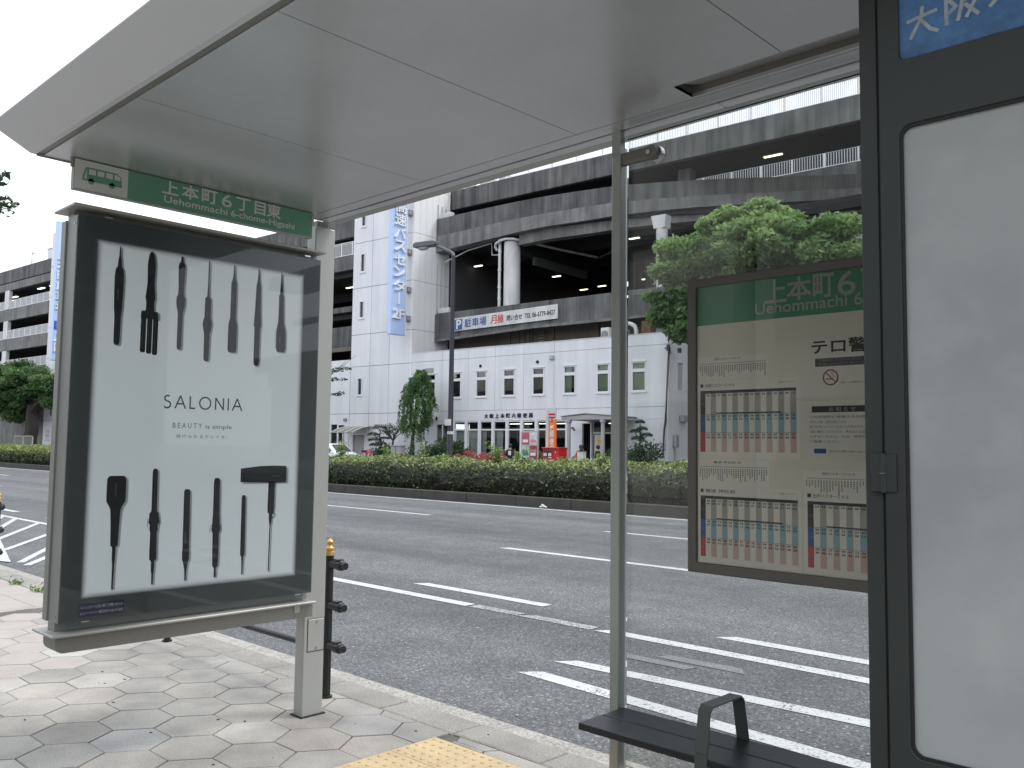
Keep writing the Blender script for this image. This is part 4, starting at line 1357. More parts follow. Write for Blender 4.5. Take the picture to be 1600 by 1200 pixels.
# ground floor: blind wall left, a row of big windows, entrance, blind wall right
gw = [4.14, 5.30, 6.47, 7.64, 8.82, 10.0, 11.17, 12.35, 13.52]
MB(B).box(0.008, 1.4, 0, .16, ZB, 3.172).build('wall_panel', white_wall, po_, bevel=0.01)
wallplate('wall_panel', 1.41, 4.04, ZB, 3.172, [(2.55, 3.75, 1.3, 3.05)], po_, white_wall)
mb = MB(B)
frame_ring(mb, 2.55, 3.75, 1.3, 3.05, 0.07, -0.02, .12)
mb.box(3.1, 3.17, -.01, .1, 1.37, 2.98)
wn = mb.build('window', white_frame, po_)
MB(B).box(2.62, 3.68, .05, .06, 1.37, 2.98).build('pane', shop_glass, wn)
sill_z = 0.55
for i in range(len(gw)):
    MB(B).box(gw[i] - .085, gw[i] + .085, -0.05, .16, ZB, 3.172).build('window_pier', white_wall, po_, bevel=0.01)
for i in range(len(gw) - 1):
    a, b = gw[i] + .085, gw[i + 1] - .085
    mb = MB(B)
    frame_ring(mb, a, b, sill_z, 3.16, .05, 0.0, .12)
    mb.box(a + .05, b - .05, 0, .12, 2.57, 2.66)
    wn = mb.build('window', white_frame, po_)
    MB(B).box(a + .05, b - .05, .06, .07, sill_z + .05, 2.57).build('pane', shop_glass, wn)
    MB(B).box(a + .05, b - .05, .06, .07, 2.66, 3.11).build('pane', shop_glass, wn)
    MB(B).box(a, b, .0, .16, ZB, sill_z).build('low_wall', white_wall, wn)
    if i in (0, 1, 2, 3):
        m_ = MB(B)
        x0, x1 = (a, b) if i < 2 else (a, a + .38) if i == 2 else (a, a + .62)
        n = 14
        for k in range(n):
            ua, ub = x0 + (x1 - x0) * k / n, x0 + (x1 - x0) * (k + 1) / n
            m_.quad((ua, .20 + .03 * (k % 2), .6), (ub, .20 + .03 * ((k + 1) % 2), .6), (ub, .20 + .03 * ((k + 1) % 2), 2.58), (ua, .20 + .03 * (k % 2), 2.58))
        m_.build('curtain', curtain_w, wn)
# entrance bay and blind end wall
wallplate('wall_panel', 13.605, 15.28, ZB, 3.172, [(14.62, 15.20, ZB + .02, 2.95)], po_, white_wall)
MB(B).box(17.62, 20.392, 0, .16, ZB, 3.172).build('wall_panel', white_wall, po_, bevel=0.01)
mb = MB(B)
for a, b in ((15.28, 15.36), (16.05, 16.13), (16.8, 16.88), (17.54, 17.62)):
    mb.box(a, b, .1, .18, ZB, 3.17)
mb.box(15.36, 17.54, .1, .18, 2.35, 2.45).box(15.36, 17.54, .1, .18, 3.08, 3.17)
en = mb.build('entrance_frame', M('entrance_aluminium', (0.42, 0.43, 0.43), 0.4, 0.6), po_)
MB(B).box(15.36, 16.05, .13, .14, .0, 2.35).build('pane', shop_glass, en)
MB(B).box(16.88, 17.54, .13, .14, .0, 2.35).build('pane', shop_glass, en)
MB(B).box(15.36, 17.54, .13, .14, 2.45, 3.08).build('pane', shop_glass, en)
nb = MB(B).box(15.45, 16.0, .08, .09, 1.0, 2.3).build('notice_stand', M('notice_pale', (0.6, 0.6, 0.58), .6), en)
MB(B).box(15.66, 15.95, .07, .078, 1.75, 2.0).build('yellow_notice', M('notice_yellow', (0.75, 0.45, 0.02), .6), en)
for k, s in enumerate('営業中'):
    text(s, B((15.60, .066, 1.45 - .28 * k)), BU, (0, 0, 1), .22, .24, ink, en)
# walls, floor and ceiling of the inside, lit by office tubes
MB(B).box(.16, 20.24, .30, 9.0, 3.16, 3.30).build('floor_slab', M('office_ceiling', (0.5, 0.5, 0.48), .8), po_)
MB(B).box(.16, 20.24, .18, 9.0, ZB, 0.02).build('office_floor', M('office_floor', (0.14, 0.135, 0.13), .5), po_)
MB(B).box(.16, 20.24, 6.0, 6.2, 0.02, 3.16).build('back_partition', M('office_wall', (0.06, 0.06, 0.058), .8), po_)
MB(B).box(4.0, 14.0, 1.6, 2.1, 0.02, 1.05).build('counter', M('office_counter', (0.12, 0.10, 0.08), .6), po_)
MB(B).box(.16, 20.24, 1.2, 1.4, 3.9, 7.9).build('upper_partition', inner_dark, po_)
for u, v in ((8.6, .9), (9.5, 1.0), (10.9, .9), (12.1, 1.0), (13.0, .9), (16.0, 1.4), (16.9, 1.5)):
    fx = MB(B).box(u - .48, u + .48, v, v + .16, 3.02, 3.07).build('ceiling_lamp', white_frame, po_)
    MB(B).box(u - .45, u + .45, v + .03, v + .13, 2.985, 3.02).build('lamp_tube', lamp_on_w, fx)
# side wall, rear, roof
wallplate('side_wall', 0.16, 9.0, ZB, 7.98, [(0.95, 1.73, 4.75, 6.45)], po_, white_wall, v0=0.0, v1=.16, side=20.40)
mb = MB(B)
mb.box(20.30, 20.42, .95, 1.02, 4.75, 6.45).box(20.30, 20.42, 1.66, 1.73, 4.75, 6.45).box(20.30, 20.42, 1.02, 1.66, 4.75, 4.82).box(20.30, 20.42, 1.02, 1.66, 6.38, 6.45)
wn = mb.build('window', white_frame, po_)
MB(B).box(20.34, 20.35, 1.02, 1.66, 4.82, 6.38).build('pane', M('frosted_pane', (0.35, 0.37, 0.38), .4), wn)
MB(B).box(.16, 20.24, .16, 9.0, 7.72, 7.86).build('roof', concrete_lt, po_)
MB(B).box(-.02, 20.43, -.02, .2, 7.98, 8.03).build('parapet_cap', white_paint, po_)
MB(B).box(20.22, 20.43, .2, 9.0, 7.98, 8.03).build('parapet_cap', white_paint, po_)
MB(B).box(0, 20.4, 9.0, 9.2, ZB, 7.98).build('rear_wall', white_wall, po_)
# name letters, standing off the band
for i, ch in enumerate('大阪上本町六郵便局'):
    text(ch, B((6.92 + 0.4585 * i, -0.05, 3.36)), BU, (0, 0, 1), .27, .30, M('dark_letter', (0.018, 0.018, 0.022), .4) if i == 0 else bpy.data.materials['dark_letter'], po_, 'name_letter', thick=-.04, bold=.012)
# vents and fittings on the wall
for u, z in ((6.5, 6.78), (11.22, 6.80)):
    MB(B).lathe(0, 0, [(.01, 0), (.01, 0)], 3) if False else None
    MB(B).tube([(u, 0.02, z), (u, -.05, z - .01)], [.11, .10], 12).build('vent_cowl', M('vent_black', (0.02, .02, .02), .5) if u < 7 else bpy.data.materials['vent_black'], po_)
MB(B).box(12.2, 12.5, -.12, 0, 6.88, 7.15).build('wall_lamp', alu, po_, bevel=.03)
mb = MB(B)
for k in range(6):
    mb.box(1.43, 2.17, -.05 - .012 * 0, .01, 6.55 + .05 * k, 6.58 + .05 * k)
mb.box(1.40, 2.20, -.03, 0, 6.52, 6.87)
mb.build('louvre', alu, po_)
MB(B).box(1.45, 2.25, -.45, 0, 3.15, 3.45).build('window_hood', alu_dark, po_, bevel=.02)
MB(B).blob((2.62, -.06, 3.4), (.1, .06, .14), 10, 6).build('vent_cowl', bpy.data.materials['vent_black'], po_, smooth=True)
MB(B).tube([(14.0, 0, 2.72), (14.0, -.22, 2.72), (14.12, -.32, 2.68), (14.35, -.40, 2.55)], [.03, .03, .06, .055], 8).build('security_camera', M('camera_dark', (.05, .05, .055), .5), po_)
# entrance canopy with a shallow gable on two columns
mb = MB(B)
mb.prism([(15.0, 3.08), (18.35, 3.08), (18.35, 3.26), (16.9, 3.40), (15.0, 3.26)], -2.6, -0.01, 'y')
pc = mb.build('entrance_canopy', M('canopy_grey', (0.36, 0.36, 0.37), .5), po_, bevel=.01)
MB(B).prism([(14.96, 3.27), (16.68, 3.41), (18.4, 3.27), (18.4, 3.30), (16.68, 3.44), (14.96, 3.30)], -2.66, -.01, 'y').build('canopy_roof', alu_dark, pc)
for u in (15.42, 17.72):
    MB(B).lathe(u, -2.45, [(.11, ZB), (.11, 2.90), (.17, 2.94), (.17, 3.08)], 14).build('entrance_column', M('column_grey', (.40, .40, .41), .5), pc, smooth=True)
# cables and boxes at the right corner
MB(B).tube([(20.62, -.25, 7.05), (20.60, -.3, 6.8), (20.50, -.3, 5.2), (20.42, -.28, 3.7), (20.34, -.2, 3.0), (20.2, -.12, 2.5), (20.12, -.1, 1.0)], [.06, .07, .05, .05, .07, .05, .04], 8).build('service_cable', M('cable_dark', (.045, .045, .05), .6), po_)
mb = MB(B)
mb.tube([(20.2, -.02, 7.1), (20.75, -.45, 7.15)], .03, 6).tube([(20.55, -.02, 6.75), (20.75, -.45, 7.15)], .025, 6).box(20.52, 20.66, -.42, -.26, 6.9, 7.25).box(20.8, 20.95, .3, .5, 6.85, 7.1)
mb.build('cable_bracket', bpy.data.materials['cable_dark'], po_)
MB(B).box(20.43, 20.70, 1.2, 1.9, 3.05, 3.42).build('wall_box', alu, po_, bevel=.02)
MB(B).box(20.43, 20.62, .45, .85, 1.6, 2.3).build('meter_box', alu, po_, bevel=.03)
MB(B).tube([(20.48, .65, 1.6), (20.48, .65, ZB)], .05, 8).build('conduit', alu, po_)

# ---------------- stair tower
tw = thing('stair_tower', 'tall white panelled tower with slit windows between the parking decks', 'tower', B((-3.2, 2, ZB)))
zr = [ZB, 3.83, 7.32, 9.71, 13.22, 16.65, 20.1, 23.6]
uc = [-6.5, -4.36, -2.33, -0.17]
sl = {1: (5.18, 6.50), 3: (10.93, 12.24), 4: (14.40, 15.82), 5: (17.85, 19.3)}
for r_ in range(7):
    for c in range(3):
        z0, z1 = zr[r_] + .014, zr[r_ + 1] - .014
        hs = []
        if c == 0 and r_ in sl:
            hs = [(-5.68, -5.14, sl[r_][0], sl[r_][1])]
        if c == 0 and r_ == 0:
            hs = [(-6.05, -4.78, ZB + .01, 2.25)]
        wallplate('wall_panel', uc[c] + .014, uc[c + 1] - .014, z0, z1, hs, tw, white_wall)
for r_ in sl:
    slit_window(tw, -5.68, -5.14, *sl[r_])
MB(B).box(-6.47, -.01, .2, 4.6, ZB, 23.5).build('tower_core', M('joint_grey', (.16, .16, .165), .8), tw)
for r_ in range(7):
    for k in range(6):
        MB(B).box(-.17 + 0, 0.0, 0.0 + .61 * k + (.008 if k else 0), .61 * (k + 1) - .008, zr[r_] + .014, zr[r_ + 1] - .014).build('wall_panel', white_rib, tw)
MB(B).box(-6.55, .05, -.05, 4.7, 23.6, 23.8).build('tower_cap', white_paint, tw)
dr_ = MB(B).box(-6.03, -4.80, .10, .16, ZB, 2.22).build('steel_door', M('grey_door', (.30, .29, .27), .5), tw)
MB(B).box(-5.05, -5.0, .05, .10, 1.0, 1.2).build('door_handle', steel, dr_)
mb = MB(B)                       # arched canopy over the side door
n = 10
for k in range(n):
    a0, a1 = k / n, (k + 1) / n
    f_ = lambda t: (-0.02 - 1.75 * t, 2.90 - 0.50 * t ** 1.8)
    (v0, z0), (v1, z1) = f_(a0), f_(a1)
    mb.add([(-6.55, v0, z0), (-4.0, v0, z0), (-4.0, v1, z1), (-6.55, v1, z1), (-6.55, v0, z0 - .03), (-4.0, v0, z0 - .03), (-4.0, v1, z1 - .03), (-6.55, v1, z1 - .03)],
           [(0, 1, 2, 3), (7, 6, 5, 4), (0, 3, 7, 4), (1, 5, 6, 2)])
ca = mb.build('door_canopy', M('canopy_beige', (.24, .22, .18), .6), tw)
for u in (-6.5, -5.7, -4.85, -4.05):
    MB(B).tube([(u, *f_(t)) for t in (0, .25, .5, .75, 1)], .03, 6).build('canopy_rib', white_frame, ca)
MB(B).tube([(-5.1, -1.72, 2.38), (-5.1, -1.72, ZB)], .04, 8).build('canopy_post', white_frame, ca)
MB(B).tube([(-6.5, -1.72, 2.38), (-6.5, -1.72, ZB)], .04, 8).build('canopy_post', white_frame, ca)

# ---------------- low white wing left of the tower
lw = thing('low_wing', 'long white low wall of the parking building left of the tower', 'building', B((-30, 3, ZB)))
u_ = -6.52
k = 0
while u_ > -52:
    a = u_ - 4.2
    hs = [(-7.78, -7.0, 1.7, 3.05), (-8.6, -7.9, ZB + .02, 3.05)] if k == 0 else []
    wallplate('wall_panel', a + .012, u_ - .012, ZB, 3.82, hs, lw, white_wall)
    wallplate('wall_panel', a + .012, u_ - .012, 3.845, 7.9, [], lw, white_wall)
    u_ = a
    k += 1
mb = MB(B)
frame_ring(mb, -7.78, -7.0, 1.7, 3.05, .05, 0, .12)
wn = mb.build('window', white_frame, lw)
MB(B).box(-7.73, -7.05, .05, .06, 1.75, 3.0).build('pane', pane_dark, wn)
MB(B).box(-8.6, -7.9, .08, .09, ZB, 3.05).build('glass_door', pane_dark, lw)
MB(B).box(-52, -6.55, .18, 5, ZB, 7.85).build('inner_mass', inner_dark, lw)
MB(B).box(-7.1, -6.75, -.1, 0, 3.3, 3.5).build('wall_lamp', alu_dark, lw)
for z0, z1, s, m_ in ((4.4, 5.6, None, None),):
    pass

# ---------------- hanging blue sign on the tower corner (letters on the face towards the shelter)
hs_ = thing('vertical_sign', 'tall pale blue vertical sign with raised white letters on the white tower corner', 'sign', B((-.4, -1.2, 9.2)))
MB(B).box(-.61, -.20, -1.85, -.50, 9.2, 22.6).build('sign_box', bluesign, hs_, bevel=.03)
MB(B).box(-.60, -.195, -.50, -.44, 9.2, 22.6).build('sign_edge', rail_white, hs_)
for z in (20.6, 18.03, 15.2, 12.5, 10.45):
    b_ = MB(B).box(-.55, -.16, -.44, 0.02, z - .20, z + .20).build('sign_bracket', M('bracket_grey', (.22, .22, .24), .5) if z > 20 else bpy.data.materials['bracket_grey'], hs_, bevel=.02)
    MB(B).box(-.158, -.14, -.36, -.12, z - .1, z + .1).build('bracket_plate', alu, b_)
wl = M('raised_white_letter', (.80, .82, .86), .45)
for ch, z, hh in (('高', 18.2, .82), ('速', 17.28, .80), ('パ', 16.34, .72), ('ス', 15.42, .74), ('セ', 14.47, .74), ('ン', 13.58, .68), ('タ', 12.64, .76)):
    text(ch.replace('パ', 'バ'), B((-.195, -1.70, z - hh / 2)), BV, (0, 0, 1), hh, 1.02, wl, hs_, 'raised_letter', thick=.10, bold=.03)
MB(B).box(-.195, -.10, -1.24, -1.12, 11.33, 12.12).build('raised_letter', wl, hs_)
for ch, a, b in (('2', -1.72, -1.24), ('F', -1.16, -.72)):
    text(ch, B((-.195, a, 10.3)), BV, (0, 0, 1), .66, b - a, wl, hs_, 'raised_letter', thick=.10, bold=.05)
text('大阪', B((-.195, -1.70, 19.0)), BV, (0, 0, 1), .8, 1.02, wl, hs_, 'raised_letter', thick=.1)

# ---------------- parking decks on the right: bands, curved ramp, columns
pk = thing('parking_building', 'stained grey concrete multi storey car park with curved ramps behind the post office', 'car park', B((16, 10, ZB)))
MB(B).prism([(0.02, 9.12), (0.10, 9.06), (0.5, 9.05), (9, 9.38), (130, 9.45), (130, 11.10), (0.06, 11.06), (0.02, 10.9)], 2.2, 2.75, 'y').build('deck_parapet', concrete, pk, bevel=.03)
MB(B).prism([(0.03, 9.0), (9, 9.32), (130, 9.4), (130, 9.52), (9, 9.5), (.5, 9.18)], 2.16, 2.2, 'y').build('parapet_drip', concrete_lt, pk)
def band(path, zb, zt, thick, mat, name, off=0.0):
    """a parapet that follows a plan curve; zb and zt give its lower and upper edges along the way"""
    mb = MB(B)
    n = len(path)
    P = [Vector((a, b)) for a, b in path]
    nr = []
    for i in range(n):
        d = (P[min(i + 1, n - 1)] - P[max(i - 1, 0)]).normalized()
        nr.append(Vector((-d.y, d.x)))
    vs, fs = [], []
    for i in range(n):
        o_ = P[i] + nr[i] * off
        q = P[i] + nr[i] * (off + thick)
        vs += [(o_.x, o_.y, zb[i]), (o_.x, o_.y, zt[i]), (q.x, q.y, zt[i]), (q.x, q.y, zb[i])]
    for i in range(n - 1):
        for k in range(4):
            fs.append((4 * i + k, 4 * i + 4 + k, 4 * i + 4 + (k + 1) % 4, 4 * i + (k + 1) % 4))
    fs += [(0, 1, 2, 3), (4 * n - 1, 4 * n - 2, 4 * n - 3, 4 * n - 4)]
    mb.add(vs, fs)
    return mb.build(name, mat, pk, smooth=False)
key = [(0.02, 2.2), (2.5, 2.1), (5, 2.05), (7.5, 2.08), (10, 2.22), (12.2, 2.55), (13.6, 2.8), (14.7, 3.0), (15.7, 3.35), (17.4, 4.0), (19.2, 4.85), (21.2, 5.9), (23.2, 7.1), (25.5, 8.4), (27.8, 9.75), (31, 11.8), (35, 14.6)]
uu = [k_[0] for k_ in key]
zbot = np.interp(uu, [0, 5, 9, 13, 19, 28, 35], [15.58, 15.78, 15.98, 16.02, 16.3, 16.55, 16.7])
zmid = np.interp(uu, [0, 9, 35], [16.72, 16.86, 17.25])
band(key, zmid, [18.02] * len(key), .35, concrete, 'ramp_parapet', 0.03)
band(key, zbot, zmid, .9, concrete_lt, 'ramp_edge', 0.0)
band(key[3:], [z - .72 for z in zbot[3:]], [z + .02 for z in zbot[3:]], .7, concrete_lt, 'ramp_beam', 0.55)
# slabs (ceilings of the decks)
def slab(pts, z0, z1, name, mat=inner_dark):
    MB(B).prism(pts, z0, z1, 'z').build(name, mat, pk)
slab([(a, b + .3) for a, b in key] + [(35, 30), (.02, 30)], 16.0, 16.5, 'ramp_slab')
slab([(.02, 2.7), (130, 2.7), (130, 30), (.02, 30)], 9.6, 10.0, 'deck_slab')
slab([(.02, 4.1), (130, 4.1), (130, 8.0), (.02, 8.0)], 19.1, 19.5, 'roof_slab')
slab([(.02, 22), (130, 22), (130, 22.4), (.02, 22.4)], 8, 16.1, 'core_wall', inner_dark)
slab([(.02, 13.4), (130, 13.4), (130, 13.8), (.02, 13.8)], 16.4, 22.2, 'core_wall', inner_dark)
MB(B).box(-.3, .0, 3.66, 24, 8.0, 19.4).build('side_wall', M('grey_side_wall', (.07, .07, .072), .8), pk)
MB(B).box(0.02, 20.3, 9.3, 9.5, 7.9, 9.6).build('low_wall', concrete_tan, pk)
mb = MB(B)
mb.box(.05, 130, 4.0, 4.2, 8.0, 9.6)
for u in (5.6, 6.4, 6.9, 7.35, 7.6, 9.4, 13.0):
    mb.box(u, u + .12, 3.9, 4.0, 8.0, 9.55)
mb.build('base_wall', concrete_tan, pk)
MB(B).box(20.6, 130, 4.5, 4.8, ZB, 9.5).build('base_wall', concrete_tan, pk)
mb = MB(B)
for k in range(7):
    mb.box(8.3, 8.8, 3.82, 3.9, 8.05 + .2 * k, 8.12 + .2 * k)
mb.build('louvre', alu_dark, pk)
for v in (7, 12, 17):
    MB(B).box(.02, 130, v, v + .5, 15.3, 16.0).build('ceiling_beam', inner_dark, pk)
for u in (6.6, 17.4, 28):
    MB(B).box(u - .3, u + .3, {6.6: 3.2, 17.4: 5.2, 28: 12}[u], 22, 14.75, 16.0).build('ceiling_beam', inner_dark, pk)
# columns
for u, v, z1, z0, m_, r_ in ((6.58, 3.0, 15.55, 9.9, white_paint, .57), (17.75, 3.9, 15.0, 8.0, white_paint, .36), (27.4, 9.9, 15.3, 8.0, white_paint, .55), (12.1, 12.4, 15.2, 9.9, concrete, .55), (10.4, 11.8, 15.2, 9.9, concrete, .5), (24, 16, 15.2, 9.9, concrete, .5)):
    c_ = MB(B).lathe(u, v, [(r_, z0), (r_, z1)], 22).build('column', m_, pk, smooth=True)
    if r_ == .36:
        MB(B).prism([(u - .58, z1 + .8), (u - .38, z1), (u + .38, z1), (u + .45, z1 + .8)], v - .35, v + .35, 'y').build('column_head', white_paint, c_)
    if r_ == .57:
        MB(B).box(u - .5, u + .5, v - .4, v + .6, z1, 16.2).build('column_head', inner_dark, c_)
# white drain pipe with its loop round the column
pw = MB(B)
pw.tube([(5.78, 2.62, 16.3), (5.78, 2.62, 14.95), (5.78, 2.62, 9.4)], .10, 10)
for z in (14.9, 13.6, 12.4, 11.6):
    pw.tube([(5.78, 2.62, z), (5.78, 2.62, z + .12)], .13, 10)
pw.tube([(5.55, 2.6, 15.05), (5.45, 2.5, 15.3), (5.6, 2.38, 15.48), (6.1, 2.3, 15.62), (6.6, 2.28, 15.66), (7.1, 2.45, 15.62), (7.6, 3.2, 15.5), (8.6, 6.0, 15.3), (9.5, 9.0, 15.2)], .09, 10)
pw.build('drain_pipe', white_paint, pk, smooth=True)
MB(B).tube([(.5, 2.7, 14.9), (2.5, 3.0, 15.55), (4.7, 3.0, 15.75), (4.75, 3.0, 14.9), (5.6, 2.7, 14.75)], .045, 6).build('conduit', white_paint, pk)
MB(B).tube([(9.5, 9, 15.1), (12, 8, 15.3), (16, 7.5, 15.5)], .06, 6).build('conduit', concrete_lt, pk)
MB(B).box(7.1, 7.3, 4.6, 11, 14.15, 14.75).build('hanging_sign', M('dim_sign', (.07, .075, .075), .6), pk)
for u, v, z in ((.6, 6.2, 15.2), (3.0, 12.9, 15.2), (3.6, 18.5, 15.2), (8.2, 18.0, 15.2), (14.6, 5.8, 15.25), (-0 + 1.4, 19.0, 15.2), (5.2, 20.0, 15.2), (20, 9, 15.3), (24, 6.0, 18.9)):
    d = .42 if u != 24 else .60
    l_ = MB(B).box(u - d, u + d, v - .12, v + .12, z, z + .07).build('deck_lamp', alu, pk)
    MB(B).box(u - d + .05, u + d - .05, v - .08, v + .08, z - .05, z).build('lamp_tube', lamp_on, l_)
# roof band and its white railing
MB(B).box(0.02, 130, 3.7, 4.1, 19.02, 20.45).build('roof_parapet', concrete, pk, bevel=.03)
MB(B).box(0.02, 130, 4.1, 8.0, 20.3, 20.4).build('roof_deck', concrete_lt, pk)
MB(B).box(17.9, 18.75, 5.6, 6.4, 17.0, 19.1).build('ramp_pier', concrete_lt, pk)

def railing(root, u0, u1, v, z0, z1, step, gap=0.12, bar=0.03, double=()):
    mb = MB(B)
    mb.box(u0, u1, v - .03, v + .03, z1 - .06, z1).box(u0, u1, v - .025, v + .025, z1 - .16, z1 - .12).box(u0, u1, v - .025, v + .025, z0 + .03, z0 + .08)
    rl = mb.build('railing', rail_white, root)
    n = max(1, int(round((u1 - u0) / step)))
    p0 = None
    for i in range(n + 1):
        u = u0 + (u1 - u0) * i / n
        if p0 is None:
            p0 = MB(B).box(u - .045, u + .045, v - .05, v + .05, z0, z1 - .003).build('railing_post', rail_white, rl)
            l0, uo = p0.location.copy(), u
        else:
            c = copy_tree(p0, rl)
            c.location = l0 + BU * (u - uo)
    mb = MB(B)
    u = u0 + gap
    while u < u1:
        a, b, c, d = (u - bar / 2, v, z0 + .06), (u + bar / 2, v, z0 + .06), (u + bar / 2, v, z1 - .12), (u - bar / 2, v, z1 - .12)
        mb.prism([(u - bar / 2, v - .008), (u + bar / 2, v - .008), (u, v + .012)], z0 + .06, z1 - .12, 'z')
        u += gap
    mb.build('baluster', rail_white, rl, kind='stuff', fixn=False)
    return rl
railing(pk, 5.2, 44, 3.85, 20.45, 21.55, 2.05, .11, .06)
railing(pk, 10.0, 44, 12, RZ0, RZ1, 2.1, .17, .04)
MB(B).box(10.0, 44, 11.95, 12.3, RZ0 - 1.5, RZ0).build('ramp_parapet', concrete, pk)
for u, w_, h_ in ((1.0, .5, .5), (2.4, 1.3, .42), (4.2, .8, .5)):
    MB(B).box(u, u + w_, 4.2, 4.9, 20.4, 20.45 + h_).build('roof_fitting', white_paint, pk, bevel=.03)
for z0 in (18.02, 11.07):
    MB(B).box(.25, 1.35, 2.28, 2.7, z0, z0 + .38).build('white_box', white_paint, pk, bevel=.03)
MB(B).tube([(.02, 3.4, 20.6), (.05, 3.5, 19.4), (.05, 3.45, 18.4)], .06, 6).build('conduit', white_paint, pk)
mb = MB(B)
for v in (2.35, 2.75, 3.15):
    mb.tube([(.05, v, 18.1), (.05, v, 19.2 - .2 * v + .4)], .03, 6)
    mb.tube([(.05, v, 11.1), (.05, v, 14.8)], .03, 6)
mb.build('wall_pipe', alu, pk)

# ---------------- parking sign board
ps = thing('parking_sign', 'white parking sign board with blue P and telephone number on the concrete band', 'sign', B((6.6, 2.1, 9.8)))
MB(B).prism([(2.05, 9.62), (11.18, 9.78), (11.18, 10.72), (2.05, 10.54)], 2.06, 2.15, 'y').build('board', white_paint, ps, bevel=.01)
blu = M('sign_blue', (.055, .10, .30), .5)
red = M('sign_red', (.55, .06, .06), .5)
vv = 2.05
xd = Vector((9.13, 0.175)).normalized()
xdw = BU * xd.x + Vector((0, 0, xd.y))
up = (0, 0, 1)
def on(u, z):
    return B((u, vv, z + (u - 2.05) * 0.0185))
plate('parking_symbol', rr(2.16, 2.88, 9.69, 10.44, .06), [], lambda a, b, d: B((a, d, b)), vv, vv + .01, blu, ps)
text('P', B((2.33, vv - .006, 9.76)), xdw, up, .60, .42, white_print, ps, bold=.04)
for i, ch in enumerate('駐車場'):
    text(ch, on(3.12 + .70 * i, 9.79), xdw, up, .58, .60, blu, ps, bold=.022)
for i, ch in enumerate('月極'):
    text(ch, on(5.50 + .62 * i, 9.79), xdw, up, .58, .54, red, ps, bold=.02)
text('問い合せ', on(6.95, 9.86), xdw, up, .38, 1.32, ink, ps, bold=.012)
text('TEL 06-6779-8427', on(8.50, 9.89), xdw, up, .31, 2.5, ink, ps, bold=.01)

# ---------------- parking decks between the tower and the low wing (upper floors)
md = thing('parking_deck_block', 'dark grey parking decks with white railing just left of the tower', 'car park', B((-25, 8, 7.9)))
for z0, z1 in ((18.06, 19.9), (15.43, 16.62), (12.05, 12.5), (9.28, 10.9)):
    MB(B).box(-46, -6.52, 2.2, 2.7, z0, z1).build('deck_parapet', concrete, md, bevel=.03)
MB(B).box(-46, -6.52, 2.1, 2.7, 8.92, 9.26).build('ledge', concrete_tan, md)
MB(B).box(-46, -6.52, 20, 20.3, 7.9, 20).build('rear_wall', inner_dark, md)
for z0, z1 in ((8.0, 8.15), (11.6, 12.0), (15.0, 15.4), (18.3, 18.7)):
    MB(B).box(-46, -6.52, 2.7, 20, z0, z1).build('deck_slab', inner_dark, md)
MB(B).box(-46, -6.6, 7.4, 7.9, 14.2, 15.0).build('ceiling_beam', inner_dark, md)
railing(md, -16, -6.6, 2.25, 16.62, 17.72, 1.35, .12, .05)
for u, v, z in ((-17.6, 8.2, 14.9), (-13.2, 5.4, 15.9 - 1.0), (-11.8, 6.5, 14.9), (-12.4, 9, 11.5)):
    l_ = MB(B).box(u - .6, u + .6, v - .1, v + .1, z, z + .07).build('deck_lamp', alu, md)
    MB(B).box(u - .55, u + .55, v - .07, v + .07, z - .05, z).build('lamp_tube', lamp_on, l_)

# ---------------- far left car park and its tower
lp = thing('far_parking_building', 'grey concrete car park with rows of white railings at the far left', 'car park', B((-75, 8, ZB)))
U0, U1 = -112, -59.15
MB(B).box(U0, U1, 0, .4, 20.80, 22.38).build('roof_parapet', concrete, lp, bevel=.03)
MB(B).box(U0, U1, .03, .5, 19.80, 20.72).build('deck_edge', concrete_lt, lp, bevel=.03)
for z0, z1 in ((16.05, 17.50), (12.39, 13.84), (8.74, 10.2)):
    MB(B).box(U0, U1, 0, .4, z0, z1).build('deck_parapet', concrete_lt, lp, bevel=.03)
MB(B).box(U0, U1, 0, .4, ZB, 6.4).build('base_wall', concrete_lt, lp)
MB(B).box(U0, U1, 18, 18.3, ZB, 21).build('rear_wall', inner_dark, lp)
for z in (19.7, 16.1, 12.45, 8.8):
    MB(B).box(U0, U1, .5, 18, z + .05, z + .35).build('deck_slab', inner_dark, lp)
for u in (-71.0, -82.5, -94, -105.5):
    for z0, z1 in ((17.5, 19.8), (13.84, 16.05), (10.2, 12.39), (6.4, 8.74)):
        MB(B).box(u - .6, u + .65, -.03, .35, z0 - (.0), z1).build('pier', white_paint, lp)
for z in (17.50, 13.84, 10.20):
    railing(lp, -70.3, U1 - .05, .1, z, z + 1.06, 1.55, .14, .07)
    railing(lp, -81.8, -71.7, .1, z, z + 1.06, 1.55, .14, .07)
for u, v in ((-64.6, 1.3), (-66.4, 3.4), (-61.3, 1.3), (-74, 2), (-78, 3)):
    l_ = MB(B).box(u - .8, u + .8, v - .18, v + .18, 19.66, 19.74).build('deck_lamp', alu, lp)
    MB(B).box(u - .75, u + .75, v - .15, v + .15, 19.60, 19.66).build('lamp_tube', lamp_on, l_)
for u, v in ((-70.5, 6),):
    l_ = MB(B).box(u - .6, u + .6, v - .1, v + .1, 12.3, 12.38).build('deck_lamp', alu, lp)
    MB(B).box(u - .55, u + .55, v - .08, v + .08, 12.25, 12.3).build('lamp_tube', lamp_on, l_)
mb = MB(B)
mb.tube([(-68.2, 1.5, 22.3), (-68.2, 1.5, 24.6)], .05, 6).tube([(-68.4, 1.5, 24.3), (-67.2, 1.5, 24.25)], .05, 6)
mb.build('roof_antenna', alu_dark, lp)
ph = thing('roof_penthouse', 'small pale roof penthouse with a dark opening above the far left car park', 'penthouse', B((-66, 8, 21)))
